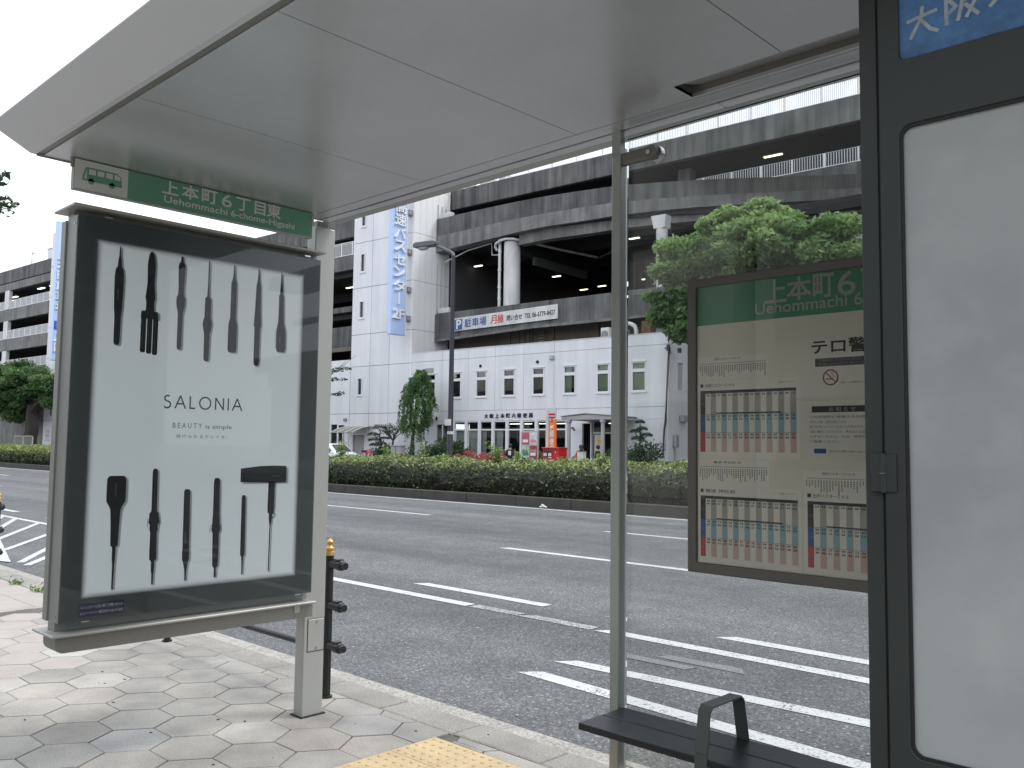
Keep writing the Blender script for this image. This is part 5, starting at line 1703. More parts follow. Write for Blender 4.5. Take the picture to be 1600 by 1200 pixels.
wallplate('wall_panel', -67.5, -61.6, 22.0, 25.0, [(-61.95 - .65, -61.95, 22.9, 24.4)], ph, white_wall, v0=3.0, v1=3.2)
MB(B).box(-67.5, -58, 3.2, 9, 21, 25.0).build('penthouse_mass', white_wall, ph)
MB(B).box(-67.6, -57.9, 2.95, 9.1, 25.0, 25.12).build('penthouse_cap', alu, ph)
lt = thing('far_stair_tower', 'pale stair tower at the far left carrying a blue vertical sign', 'tower', B((-56, 2, ZB)))
for z0, z1 in ((ZB, 3.82), (3.84, 7.3), (7.32, 10.8), (10.82, 14.3), (14.32, 17.8), (17.82, 21.3), (21.32, 25.2)):
    hs = [(-57.6, -56.9, 4.3, 5.7)] if z0 == 3.84 else []
    wallplate('wall_panel', -59.05, -56.0, z0 + .01, z1 - .01, hs, lt, white_wall)
    wallplate('wall_panel', -55.98, -52.9, z0 + .01, z1 - .01, [], lt, white_wall)
slit_window(lt, -57.6, -56.9, 4.3, 5.7)
MB(B).box(-59.0, -52.95, .2, 6, ZB, 25.1).build('tower_core', white_wall, lt)
for k, (s, c_) in enumerate((('月極', greyink), ('駐車場', red), ('入口', greyink))):
    text(s, B((-58.2, -.02, 2.45 - .45 * k)), BU, up, .32, .9, c_, lt, 'wall_notice')
ls = thing('vertical_sign', 'pale blue vertical sign with a blue P square, mostly hidden by the advert', 'sign', B((-53.3, -1.3, 10.2)))
MB(B).box(-53.62, -53.0, -2.0, -.6, 10.2, 25.3).build('sign_box', bluesign, ls, bevel=.03)
for i, ch in enumerate('上本町駐車場'):
    text(ch, B((-52.995, -1.88, 21.1 - 1.12 * i)), BV, up, .95, 1.1, wl, ls, 'raised_letter', thick=.12, bold=.03)
pb = MB(B).box(-53.0, -52.97, -1.92, -.75, 13.5, 14.45).build('parking_symbol', M('parking_blue', (.03, .13, .50), .4), ls)
text('P', B((-52.965, -1.65, 13.62)), BV, up, .72, .6, wl, pb, thick=.02, bold=.05)
for i, ch in enumerate('入口'):
    text(ch, B((-52.995, -1.88, 12.2 - 1.1 * i)), BV, up, .95, 1.1, wl, ls, 'raised_letter', thick=.12, bold=.03)

# roof plant on the post office
ac = thing('air_conditioner', 'white air conditioner unit on the post office roof edge', 'air conditioner', B((15.25, 1.5, 7.86)))
MB(B).box(14.95, 15.56, 1.4, 1.75, 7.95, 8.80).build('case', white_paint, ac, bevel=.03)
MB(B).tube([(15.25, 1.39, 8.38), (15.25, 1.37, 8.38)], .25, 16).build('fan_grille', alu_dark, ac)
MB(B).box(15.0, 15.5, 1.45, 1.7, 7.86, 7.95).build('feet', alu_dark, ac)
ap_ = thing('roof_exhaust', 'white curved exhaust pipe beside brown box on the post office roof', 'exhaust pipe', B((17.4, 1.6, 7.86)))
MB(B).tube([(17.35, 1.6, 7.86), (17.35, 1.6, 8.5), (17.25, 1.6, 8.75), (17.0, 1.6, 8.9), (16.8, 1.6, 8.95)], .13, 10).build('pipe', white_paint, ap_, smooth=True)
MB(B).box(17.75, 18.35, 1.5, 2.0, 7.86, 9.0).build('box', M('rusty_box', (.16, .085, .05), .8, var=.4, vs=4), ap_, bevel=.02)
bx = thing('roof_tank', 'pale grey tank on the post office roof next to the shelter post', 'tank', B((16.6, 1.7, 7.86)))
MB(B).lathe(16.35, 1.9, [(.28, 7.86), (.30, 7.9), (.30, 8.55), (.2, 8.65), (.05, 8.68)], 16).build('shell', white_paint, bx, smooth=True)
MB(B).box(16.0, 16.7, 1.6, 2.2, 7.86, 7.90).build('feet', alu_dark, bx)

# ---------------- the street front on the shelter's own side, behind the viewer (seen only in panes and gloss)
ob = thing('street_front', 'row of plain office fronts standing along the shelter side of the road', 'building', (0, -14, 0))
wallm = M('street_front_render', (.52, .50, .47), .8, var=.15, vs=.3)
x = -120
k = 0
while x < 110:
    wd_ = random.uniform(14, 26)
    hh = random.uniform(10, 13)
    MB().box(x, x + wd_ - .4, -30, -17 - random.uniform(0, 1.0), 0, hh).build('front_wall', wallm if k % 3 else concrete_lt, ob)
    mb = MB()
    for fl in range(int(hh / 3.4)):
        mb.box(x + 1, x + wd_ - 1.4, -17.0, -16.95, 1.0 + 3.4 * fl, 2.9 + 3.4 * fl)
    mb.build('window_band', pane_dark, ob)
    x += wd_
    k += 1

# ================================================================= VEGETATION
def hedge(name, label, x0, x1, prof, per, tone_top, size, mat=leaf_hedge, weed=0.0, kind=None):
    """clipped hedge: leaves over a profile swept along the road, dark twigs inside"""
    root = thing(name, label, 'hedge', ((x0 + x1) / 2, 19.8, 0.06), 'clipped hedges on the median')
    P = [Vector(p) for p in prof]
    seg = [(P[i + 1] - P[i]).length for i in range(len(P) - 1)]
    tot_ = sum(seg)
    n = int(per * (x1 - x0) * tot_)
    s = rng.uniform(0, tot_, n)
    x = rng.uniform(x0, x1, n)
    cum = np.cumsum([0] + seg)
    i = np.clip(np.searchsorted(cum, s) - 1, 0, len(seg) - 1)
    t = (s - cum[i]) / np.array(seg)[i]
    PA = np.array([[p.x, p.y] for p in P])
    yz = PA[i] * (1 - t)[:, None] + PA[i + 1] * t[:, None]
    nx = np.array([[(P[k + 1] - P[k]).y, -(P[k + 1] - P[k]).x] for k in range(len(seg))])
    nx = nx / np.linalg.norm(nx, axis=1, keepdims=True)
    lump = 0.05 * np.sin(x * 2.1 + 3 * yz[:, 0]) + 0.05 * np.sin(x * 0.73 + .4) + 0.05 * np.sin(x * 5.3 + 1.7 + 2 * np.sin(x)) + 0.035 * np.sin(x * 11 + 5 * yz[:, 1])
    depth = -rng.exponential(0.05, n) + lump + 0.02
    yz = yz - nx[i] * depth[:, None] * 1.0
    pts = np.stack([x, yz[:, 0], yz[:, 1]], axis=1)
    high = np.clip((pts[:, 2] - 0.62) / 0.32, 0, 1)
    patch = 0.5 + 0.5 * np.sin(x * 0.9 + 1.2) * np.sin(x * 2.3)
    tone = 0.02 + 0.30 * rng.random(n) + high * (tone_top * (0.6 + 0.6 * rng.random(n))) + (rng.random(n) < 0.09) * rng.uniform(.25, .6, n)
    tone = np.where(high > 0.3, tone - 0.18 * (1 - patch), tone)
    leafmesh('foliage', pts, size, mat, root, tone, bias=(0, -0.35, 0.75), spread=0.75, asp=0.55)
    c = MB()
    m_ = int((x1 - x0) * 3)
    inner = [(p.x + (0.10 if k < len(P) / 2 else -0.10), p.y - (0.10 if 0 < k < len(P) - 1 else 0)) for k, p in enumerate(P)]
    vs, fs = [], []
    for a in range(m_ + 1):
        for b in inner:
            vs.append((x0 + (x1 - x0) * a / m_ + random.uniform(-.1, .1), b[0] + random.uniform(-.05, .05), b[1] + random.uniform(-.05, .03)))
    q = len(inner)
    for a in range(m_):
        for b in range(q - 1):
            fs.append((a * q + b, a * q + b + 1, (a + 1) * q + b + 1, (a + 1) * q + b))
    c.add(vs, fs)
    c.build('twigs', twig, root)
    mb = MB()
    for _ in range(int((x1 - x0) * 7)):
        a, b = random.uniform(x0, x1), random.uniform(18.35, 18.7)
        mb.tube([(a, b, .05), (a + random.uniform(-.1, .1), b - .05, .3), (a + random.uniform(-.25, .25), b - .12, random.uniform(.5, .75))], [.012, .009, .005], 4, caps=False)
    mb.build('stems', twig, root, fixn=False, kind='stuff')
    return root
PROF = [(18.30, 0.10), (18.22, 0.40), (18.27, 0.66), (18.50, 0.84), (18.95, 0.97), (19.6, 1.05), (20.4, 1.06), (21.2, 0.95), (21.55, 0.6), (21.6, 0.1)]
hedge('hedge', 'long clipped hedge with yellow green top on the median beyond the road', -31.0, 6.0, PROF, 270, 0.72, 0.050)
PROF2 = [(18.30, 0.10), (18.2, 0.45), (18.25, 0.80), (18.5, 1.02), (19.1, 1.12), (19.9, 1.15), (20.8, 1.1), (21.4, 0.8), (21.6, 0.1)]
hedge('hedge', 'loose light green hedge on the median at the far left of the road', -74.0, -44.0, PROF2, 150, 0.75, 0.075, mat=leafmat('loose_hedge_leaf', (.04, .06, .025), (.11, .16, .055), (.34, .40, .13), .3))

def sprout(x, y, z0, h, n, label, size=.055, name='sapling'):
    root = thing(name, label, 'plant', (x, y, z0), 'young shoots growing out of the hedge')
    mb = MB()
    pts = []
    for _ in range(n):
        dx, dy = random.uniform(-.35, .35), random.uniform(-.2, .2)
        hh = h * random.uniform(.65, 1)
        path = [(x + dx * t, y + dy * t, z0 + hh * t) for t in (0, .4, .75, 1)]
        mb.tube(path, [.012, .01, .007, .004], 5)
        for k in range(34):
            t = random.uniform(.35, 1.02)
            pts.append((x + dx * t + random.gauss(0, .06), y + dy * t + random.gauss(0, .06), z0 + hh * t + random.gauss(0, .03)))
    mb.build('stem', bark, root)
    leafmesh('leaves', np.array(pts), size, leaf_weed, root, 0.2 + 0.8 * rng.random(len(pts)), bias=(0, -.2, .6), spread=.8, asp=.4)
for x, h, n, lab in ((-25.3, .55, 5, 'leafy green shoot above the hedge in front of the small pine'), (-23.3, .60, 5, 'bright shoots above the hedge left of the lamp post'),
                     (-22.35, .40, 4, 'short shoots above the hedge at the foot of the lamp post'),
                     (-19.75, .80, 8, 'tall leafy shoots above the hedge beside the pink azaleas'), (-18.95, .50, 5, 'leafy shoots above the hedge in front of the cyclist'),
                     (-17.05, .42, 4, 'small shoots above the hedge below the red post box'), (-15.7, .38, 4, 'small shoots above the hedge in front of the porch'),
                     (-12.9, .35, 4, 'small shoots above the hedge seen through the shelter glass'), (-28.2, .8, 7, 'tall weedy shoots in front of the parked white car')):
    sprout(x, 20.0, .75, h + .18, n, lab)

def limb(mb, a, b, r0, r1, wob=.06, n=6):
    a, b = Vector(a), Vector(b)
    L_ = (b - a).length
    path, rs = [], []
    for k in range(n + 1):
        t = k / n
        p_ = a.lerp(b, t)
        if 0 < k < n:
            p_ = p_ + Vector((random.uniform(-1, 1), random.uniform(-1, 1), random.uniform(-.5, .5))) * wob * L_
        path.append(p_)
        rs.append(r0 + (r1 - r0) * t)
    mb.tube(path, rs, 8)
    return path

def tree(name, label, cat, base, trunk_top, r0, limbs, clumps, per, size, mat, tone=0.0, bias=(0, 0, .9), spread=.7, group=None, asp=.45, toplight=0.25):
    root = thing(name, label, cat, base, group)
    mb = MB()
    limb(mb, base, trunk_top, r0, r0 * .6, .03)
    mb.build('trunk', bark, root, smooth=True)
    for l in limbs:
        mb = MB()
        path = limb(mb, l[0], l[1], l[2], l[2] * .35, .06)
        for k in (3, 4, 5):
            e = path[k] + Vector((random.uniform(-1, 1), random.uniform(-1, 1), random.uniform(.1, .8))) * (.10 if l[2] < .035 else (Vector(l[1]) - Vector(l[0])).length * .35)
            limb(mb, path[k], e, l[2] * .4, l[2] * .12, .06, 4)
        mb.build('branch', bark, root, smooth=True)
    P, T = crown_points(clumps, per)
    zc = P[:, 2]
    T = T + tone + toplight * ((zc - zc.min()) / (zc.max() - zc.min()) - .5)  # crown lightened towards its top, a top light put into leaf colour
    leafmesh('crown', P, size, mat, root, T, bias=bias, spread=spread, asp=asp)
    return root

def b3(u, v, z):
    return tuple(B((u, v, z)))
# big street tree seen through the shelter glass
cl = []
for (u, v, z, ru, rv, rz, n) in ((24.6, -6, 10.4, 2.1, 2.0, 1.6, 16), (28.3, -6, 10.9, 3.4, 2.6, 1.7, 34), (31.6, -6, 9.9, 2.0, 2.2, 1.7, 20), (24.4, -6, 8.3, 1.7, 1.8, 1.2, 12), (27.6, -6, 8.4, 3.6, 2.4, 1.5, 26), (24.9, -6.3, 6.9, .8, .9, .35, 4), (32.2, -6, 7.4, 2.6, 2.4, 1.5, 18), (28.5, -6, 12.0, 1.2, 1.2, .7, 6)):
    for c, r, k in subclumps((u, v, z), (ru, rv, rz), max(4, int(n * .95)), .80, .55, low=-.9):
        cl.append((b3(*c), r, k))
tree('street_tree', 'large leafy green street tree behind the timetable board', 'tree', b3(28.3, -6, ZB), b3(28.2, -6, 5.2), .34,
     [(b3(28.2, -6, 4.6), b3(25, -6, 9.6), .16), (b3(28.2, -6, 4.9), b3(28.6, -6.2, 11.2), .18), (b3(28.2, -6, 4.7), b3(31.6, -5.8, 9.4), .16), (b3(28.2, -6, 4.2), b3(25, -6.2, 7.4), .10), (b3(28.2, -6, 4.9), b3(27, -4.6, 9.8), .12)],
     cl, 430, .15, leaf_tree, tone=.16, bias=(0, -.1, .9), spread=.85, toplight=.35)
cl = []
for (u, v, z, ru, rv, rz, n) in ((34.6, -4.5, 8.2, 2.6, 2.4, 2.3, 30), (36.5, -5, 6.6, 3.0, 2.4, 1.4, 18)):
    for c, r, k in subclumps((u, v, z), (ru, rv, rz), n, .95, .5, low=-.9):
        cl.append((b3(*c), r, k))
tree('street_tree', 'light green street tree beside the cabinet edge, behind the timetable tree', 'tree', b3(36.5, -6, ZB), b3(36.5, -6, 5), .3,
     [(b3(36.5, -6, 4.6), b3(34.6, -6, 8.6), .15), (b3(36.5, -6, 4.6), b3(38.5, -6, 8.8), .15), (b3(36.5, -6, 4.8), b3(36.6, -6, 10), .15)], cl, 330, .15, leaf_tree, tone=.28)
# big dark tree at the left behind the hedge
cl = []
for (u, v, z, ru, rv, rz, n) in ((-60.5, -3, 8.6, 4.6, 3, 1.9, 36), (-55.6, -3, 8.2, 4.2, 3, 1.8, 34), (-65, -3, 8.0, 3.5, 3, 2.2, 26), (-51.0, -3, 6.9, 1.8, 2, 1.7, 12), (-58, -2.5, 6.4, 5.5, 2.6, 1.4, 34), (-64.5, -2.4, 5.6, 3.2, 2.2, 1.5, 20), (-50.4, -3, 5.5, .9, 1.2, .5, 5), (-61, -1.8, 4.4, 3, 1.5, 1, 12)):
    for c, r, k in subclumps((u, v, z), (ru, rv, rz), n, 1.05, .5, low=-.9):
        cl.append((b3(*c), r, k))
tree('street_tree', 'big dark leafed tree with a thick trunk at the far left', 'tree', b3(-55.0, -3, ZB), b3(-54.6, -3, 5.4), .85,
     [(b3(-54.6, -3, 4.6), b3(-50.2, -3, 6.9), .22), (b3(-54.6, -3, 5.2), b3(-56.5, -3, 9), .3), (b3(-54.8, -3, 4.8), b3(-60.5, -3, 8.2), .3), (b3(-54.7, -3, 5), b3(-53.4, -3, 8.8), .22)],
     cl, 260, .19, leaf_tree, tone=-.10, bias=(0, -.1, 1.0), spread=.62)
# a maple on the far pavement behind the advert; only leaf sprays reach past the post
def spray_tree():
    cc = []
    for (u, z, r_) in ((-1.85, 6.68, .38), (-2.5, 6.6, .5), (-2.15, 5.95, .28), (-2.7, 5.95, .4), (-2.25, 5.02, .32), (-2.8, 4.95, .4), (-4.3, 6.9, .8), (-5.2, 7.3, 1.0), (-6.2, 7.7, 1.1), (-4.5, 5.6, .7), (-5.6, 6.2, .9), (-7.2, 6.6, 1.0), (-8, 7, 1.0), (-8.4, 6, .9)):
        cc.append((b3(u, -4.5 + random.uniform(-.25, .25), z), (r_, r_, r_ * .35), r_ * r_ * 1.2))
    tree('maple_tree', 'small maple on the far pavement, its leaf sprays showing past the shelter end post', 'tree', b3(-6.3, -4.5, ZB), b3(-6.2, -4.5, 5.4), .14,
         [(b3(-6.2, -4.5, 5.1), b3(-1.9, -4.5, 6.65), .06), (b3(-6.2, -4.5, 4.4), b3(-2.3, -4.5, 5.05), .05), (b3(-6.2, -4.5, 5.3), b3(-6.2, -4.4, 7.7), .07), (b3(-6.2, -4.5, 5.2), b3(-8.2, -4.5, 6.9), .06)],
         cc, 300, .10, leaf_dark, tone=.12, spread=.6)
spray_tree()
# pavement tree at the left margin: branch tips only
cc = []
for (x, y, z, r_) in ((-7.90, 2.2, 3.62, .085), (-7.98, 2.2, 3.60, .10), (-7.74, 2.2, 3.36, .10), (-7.86, 2.2, 3.33, .12), (-8.05, 2.15, 3.40, .14), (-9.6, 1.5, 4.1, .55), (-10.2, 1.4, 4.9, .8), (-11.2, 1.5, 4.3, .8), (-11.0, 1.6, 5.6, .9), (-12.2, 1.6, 5.0, .9), (-11.8, 1.4, 6.4, .8)):
    cc.append(((x, y, z), (r_, r_, r_ * .45), r_ * r_ * 14 if r_ > .2 else r_ * r_ * 30))
tree('pavement_tree', 'tree just outside the left edge, only its outer leaf sprays against the sky', 'tree', (-11.2, 1.7, -.012), (-11.0, 1.6, 3.6), .11,
     [((-11.0, 1.6, 3.3), (-7.95, 2.2, 3.55), .03), ((-11.0, 1.6, 3.4), (-10.0, 1.5, 4.8), .05), ((-11, 1.6, 3.5), (-11.3, 1.5, 6.0), .06)], cc, 100, .034, leaf_dark, tone=.15)

# weeping tree against the post office wall
def willow():
    root = thing('weeping_tree', 'weeping tree with hanging green foliage against the white wall left of the lamp post', 'tree', b3(2.35, -2, ZB))
    mb = MB(B)
    limb_p = [(2.35, -2, ZB), (2.3, -2, 1.4), (2.45, -2, 3.0), (2.7, -2, 4.6), (2.85, -2, 6.1)]
    mb.tube(limb_p, [.14, .12, .10, .08, .04], 8)
    mb.build('trunk', bark, root, smooth=True)
    pts, tn = [], []
    for k in range(330):
        a = random.uniform(0, 2 * math.pi)
        top = 6.55 - 3.9 * random.random() ** 1.1
        t_ = (6.55 - top) / 3.9
        R_ = float(np.interp(t_, [0, .12, .35, .6, .85, 1], [.30, .85, 1.15, 1.40, 1.15, .75])) * (1 + .12 * math.sin(5 * a + 9 * t_)) * random.uniform(.45, 1.0)
        cu = 2.95 - .55 * t_
        u, v = cu + R_ * math.cos(a), -2 + .75 * R_ * math.sin(a)
        ln = random.uniform(.45, 1.05)
        base_t = random.uniform(.2, .75)
        for q in range(34):
            s = q / 33
            pts.append(b3(u + random.gauss(0, .05) + .12 * math.cos(a) * s, v + random.gauss(0, .05), max(.6, top - ln * s ** 1.2 + .10 * math.sin(3 * s))))
            tn.append(base_t + .25 * random.random() + .2 * (1 - s) - .1)
    leafmesh('foliage', np.array(pts), .085, leaf_willow, root, np.array(tn), bias=(0, -.5, .15), spread=.7, asp=.38)
    for k in range(7):
        a = k * .9
        mb = MB(B)
        mb.tube([(2.6, -2, 4.2 + .25 * k), (2.7 + .5 * math.cos(a), -2 + .4 * math.sin(a), 5.0 + .2 * k), (2.75 + 1.0 * math.cos(a), -2 + .7 * math.sin(a), 4.6 + .18 * k)], [.04, .03, .012], 6)
        mb.build('branch', bark, root)
willow()
# cloud pruned pine, small tree and shrubs by the tower
def cloud_pine(name, label, pads, trunk, size=.05, mat=leaf_dark, per=260):
    root = thing(name, label, 'tree', b3(*trunk[0]))
    mb = MB(B)
    mb.tube(trunk, [.09 - .06 * k / (len(trunk) - 1) for k in range(len(trunk))], 7)
    mb.build('trunk', bark, root, smooth=True)
    for (u, v, z, ru, rz) in pads:
        d = rng.normal(size=(int(per * ru * 2.2), 3))
        d /= np.linalg.norm(d, axis=1, keepdims=True)
        d[:, 2] = np.where(d[:, 2] < -.25, -d[:, 2] * .5, d[:, 2])
        pts = d * np.array([ru, ru * .8, rz]) * rng.uniform(.75, 1.05, (len(d), 1))
        pts = np.array([b3(u + p_[0], v + p_[1], z + p_[2]) for p_ in pts])
        leafmesh('foliage_pad', pts, size, mat, root, .1 + .35 * rng.random(len(d)) + .25 * (d[:, 2] > .3), bias=(0, 0, .6), spread=.9, asp=.3)
        mb = MB(B)
        k = min(range(len(trunk)), key=lambda i: abs(trunk[i][2] - (z - .2)))
        mb.tube([trunk[k], (u, v, z - rz * .3)], [.035, .02], 6)
        mb.build('branch', bark, root)
cloud_pine('pruned_pine', 'dark cloud pruned pine with layered pads beside the door canopy', [(-.9, -2, 2.68, .62, .30), (-1.55, -2, 2.24, .48, .20), (-1.35, -2, 1.86, .55, .22), (-.42, -2, 1.98, .42, .15), (-1.45, -2, 1.52, .35, .16), (-.75, -2, 1.62, .45, .2)],
           [(-.75, -2, ZB), (-.85, -2, .8), (-.72, -2, 1.5), (-.88, -2, 2.1), (-.85, -2, 2.5)], per=520)
cloud_pine('pruned_pine', 'slim cloud pruned pine right of the entrance, seen through the glass', [(19.95, -2.2, 2.90, .28, .16), (20.05, -2.2, 2.52, .34, .18), (19.6, -2.2, 2.4, .3, .16), (20.35, -2.2, 2.2, .35, .18), (19.8, -2.2, 2.0, .4, .2)],
           [(19.9, -2.2, ZB), (19.85, -2.2, 1.2), (19.95, -2.2, 2.0), (19.93, -2.2, 2.7)], per=600)
def airy():
    root = thing('small_tree', 'small airy tree with thin bare limbs in front of the tower wall', 'tree', b3(.05, -1.7, ZB))
    mb = MB(B)
    mb.tube([(.05, -1.7, ZB), (.08, -1.7, 1.2), (.15, -1.7, 1.9)], [.09, .08, .06], 8)
    mb.build('trunk', bark, root, smooth=True)
    tips = []
    for k in range(11):
        a = random.uniform(-1.1, 1.1)
        e = (.15 + math.sin(a) * 1.15, -1.7 + random.uniform(-.4, .4), 1.9 + math.cos(a) * random.uniform(.8, 1.45))
        mb = MB(B)
        mb.tube([(.15, -1.7, 1.85), (.15 + (e[0] - .15) * .5, -1.7, 1.9 + (e[2] - 1.9) * .4), e], [.04, .028, .01], 6)
        mb.build('branch', bark, root)
        tips += [e, (.15 + (e[0] - .15) * .7, e[1], 1.9 + (e[2] - 1.9) * .72)]
    P, T = crown_points([(b3(*t), (.34, .3, .2), .6) for t in tips], 130)
    leafmesh('crown', P, .05, leaf_dark, root, T + .2, asp=.35)
airy()
def shrub(name, label, cat, clumps, per, size, mat, tone=0.0, base=None, group=None):
    root = thing(name, label, cat, b3(clumps[0][0], clumps[0][1], ZB) if base is None else base, group)
    cl_ = []
    for (u, v, z, ru, rz, n) in clumps:
        for c, r, k in subclumps((u, v, z), (ru, ru * .7, rz), n, .34 * max(ru, .6), .8, low=-.8):
            cl_.append((b3(*c), r, k))
    P, T = crown_points(cl_, per)
    P = P[P[:, 2] > -.05]
    T = T[:len(P)]
    zz = (P[:, 2] - P[:, 2].min()) / (P[:, 2].max() - P[:, 2].min())
    leafmesh('foliage', P, size, mat, root, T + tone + .3 * (zz - .5), bias=(0, -.3, .7), spread=.8, asp=.5)
    mb = MB(B)
    for (u, v, z, ru, rz, n) in clumps:
        for _ in range(5):
            mb.tube([(u + random.uniform(-.3, .3) * ru, v, ZB), (u + random.uniform(-.6, .6) * ru, v, z)], [.03, .015], 5)
    mb.build('stems', bark, root, kind='stuff')
    return root
shrub('shrub', 'rounded dark shrub under the pruned pine', 'shrub', [(.3, -2.6, .9, 1.2, .75, 22), (1.4, -2.6, .8, 1.0, .6, 14)], 90, .07, leaf_dark)
shrub('shrub', 'broad glossy dark shrub between the weeping tree and the lamp post', 'shrub', [(4.0, -2.6, 1.0, 1.4, .85, 26), (5.8, -2.6, 1.2, 1.5, .95, 30)], 90, .08, leaf_dark, .08)
shrub('shrub', 'dark shrub just right of the lamp post', 'shrub', [(7.3, -2.8, .9, .9, .9, 18)], 90, .08, leaf_dark, .02)
shrub('shrub', 'large round dark shrub right of the entrance, seen through the glass', 'shrub', [(20.7, -3.2, 1.0, 1.35, .95, 30)], 110, .075, leaf_dark, .04)
shrub('shrub', 'dark shrub hugging the right porch column', 'shrub', [(18.6, -2.6, .8, .8, .75, 14)], 90, .07, leaf_dark)
azg = 'azalea hedges before the post office'
shrub('azalea', 'low azalea hedge with pink flowers left of the cyclist', 'shrub', [(9.2, -4.2, .72, .9, .42, 20), (10.6, -4.2, .78, 1.0, .45, 22), (12.0, -4.2, .8, .9, .42, 18)], 90, .06, leaf_azalea, .30, group=azg)
shrub('azalea', 'azalea hedge behind the poster stand and the white pillar', 'shrub', [(14.2, -3.4, .75, .9, .42, 18), (15.2, -3.4, .72, .7, .4, 12)], 90, .06, leaf_azalea, .12, group=azg)
shrub('azalea', 'azalea clump between the post box and the left porch column', 'shrub', [(17.0, -3.6, .8, .5, .5, 10)], 90, .06, leaf_azalea, .1, group=azg)
shrub('azalea', 'low reddish azalea clump below the dark shrub by the tower', 'shrub', [(2.0, -3.3, .5, .7, .35, 10)], 90, .06, leaf_azalea, .15, group=azg)

# tufts of weeds along the kerb
for x, s in ((-9.95, .05), (-9.35, .07)):
    root = thing('weed_tuft', 'small weed growing in the kerb joint at the left' if x < -9.6 else 'larger weed tuft in the kerb joint near the advert', 'weed', (x, 3.13, 0))
    P = np.array([(x + random.gauss(0, s), 3.11 + random.gauss(0, s * .6), abs(random.gauss(0, s * .5)) + .004) for _ in range(60)])
    leafmesh('leaves', P, .02, leaf_weed, root, .2 + .5 * rng.random(60), asp=.35)

# ================================================================= STREET LAMP
lm = thing('street_lamp', 'dark grey street lamp with a flat lamp head on the median', 'street lamp', (-22.68, 20.6, .06))
mb = MB()
mb.lathe(-22.68, 20.6, [(.14, .06), (.14, .5), (.105, .6), (.082, 4.5), (.068, 8.15)], 14)
mb.build('pole', M('lamp_pole_slate', (.030, .032, .042), .5, .2), lm, smooth=True)
arm_ = M('lamp_arm_grey', (.105, .11, .115), .5, .3)
MB().tube([(-22.68, 20.6, 8.10), (-22.70, 20.6, 8.22), (-22.80, 20.58, 8.30), (-23.35, 20.5, 8.56), (-23.5, 20.47, 8.60)], [.066, .064, .06, .052, .05], 10).build('arm', arm_, lm, smooth=True)
hfr = local(-23.93, 20.40, 8.70, math.atan2(-.22, -1.0))
hd = MB(hfr)
hd.prism([(-.50, -.06), (-.50, .06), (-.30, .10), (.40, .10), (.50, .05), (.50, -.07), (.42, -.09), (-.42, -.09)], -.15, .15, 'y')
h_ = hd.build('lamp_head', arm_, lm, bevel=.02)
MB(hfr).blob((0.12, 0, -.09), (.26, .12, .11), 12, 6).build('lamp_lens', M('lens', (.40, .41, .41), .3), h_, smooth=True)
MB().box(-22.82, -22.54, 20.46, 20.5, 2.2, 2.42).build('pole_plate', white_paint, lm)
MB().tube([(-22.68, 20.6, 1.9), (-22.68, 20.6, 2.0)], .11, 14).build('pole_band', white_paint, lm)

# ================================================================= POST OFFICE FORECOURT THINGS
ppl = thing('sign_pillar', 'white post office sign pillar with red postal mark and orange panel', 'sign', B((16.05, -5, ZB)))
MB(B).box(15.74, 15.93, -5.05, -4.85, ZB, 3.66).build('pillar_post', white_paint, ppl, bevel=.02)
MB(B).box(15.93, 16.38, -5.03, -4.90, 3.0, 3.66).build('mark_panel', white_paint, ppl, bevel=.01)
plate('orange_panel', [(15.93, .35), (16.38, .35), (16.38, 2.98), (16.2, 2.98), (16.05, 2.93), (15.97, 2.84), (15.93, 2.7)], [], lambda a, b, d: B((a, d, b)), -5.03, -4.90, orange, ppl)
MB(B).box(15.95, 16.36, -5.045, -5.03, 3.24, 3.34).build('postal_mark', post_red, ppl)
MB(B).box(15.95, 16.36, -5.045, -5.03, 3.08, 3.17).build('postal_mark', post_red, ppl)
MB(B).box(16.12, 16.20, -5.045, -5.03, 2.86, 3.08).build('postal_mark', post_red, ppl)
for i, ch in enumerate('郵便局'):
    text(ch, B((16.02, -5.04, 2.05 - .40 * i)), BU, (0, 0, 1), .33, .27, white_print, ppl, bold=.012)
MB(B).prism([(16.04, 2.50), (16.26, 2.58), (16.30, 2.66), (16.22, 2.62), (16.30, 2.72), (16.04, 2.66)], -5.045, -5.031, 'y').build('flag_mark', white_print, ppl)
MB(B).box(16.02, 16.30, -5.045, -5.031, 2.42, 2.445).build('flag_line', white_print, ppl)

mbx = thing('post_box', 'red square post box with two slots in front of the post office', 'post box', B((16.6, -5.4, ZB)))
bd = MB(B).box(16.10, 17.16, -5.75, -5.0, .62, 1.46).build('body', post_red, mbx, bevel=.04, seg=2)
MB(B).box(16.05, 17.20, -5.80, -4.97, 1.44, 1.52).build('lid', post_red, mbx, bevel=.03, seg=2)
MB(B).box(16.4, 16.85, -5.55, -5.2, ZB, .62).build('leg', post_red, mbx)
for u in (16.16, 16.47):
    s_ = MB(B).box(u, u + .27, -5.775, -5.752, 1.02, 1.36).build('slot_panel', M('slot_dark', (.03, .03, .035), .5) if u < 16.3 else bpy.data.materials['slot_dark'], bd)
    MB(B).box(u + .03, u + .24, -5.785, -5.776, 1.05, 1.22).build('slot_label', white_paint, s_)
MB(B).box(16.50, 16.72, -5.775, -5.752, .95, 1.0).build('red_label', white_paint, bd)
MB(B).box(16.33, 16.42, -5.775, -5.752, .70, .90).build('lock_plate', white_paint, bd)
MB(B).box(16.93, 16.99, -5.775, -5.752, 1.22, 1.30).build('lock_plate', white_paint, bd)
text('POST', B((16.60, -5.756, .80)), BU, (0, 0, 1), .09, .3, white_print, bd)

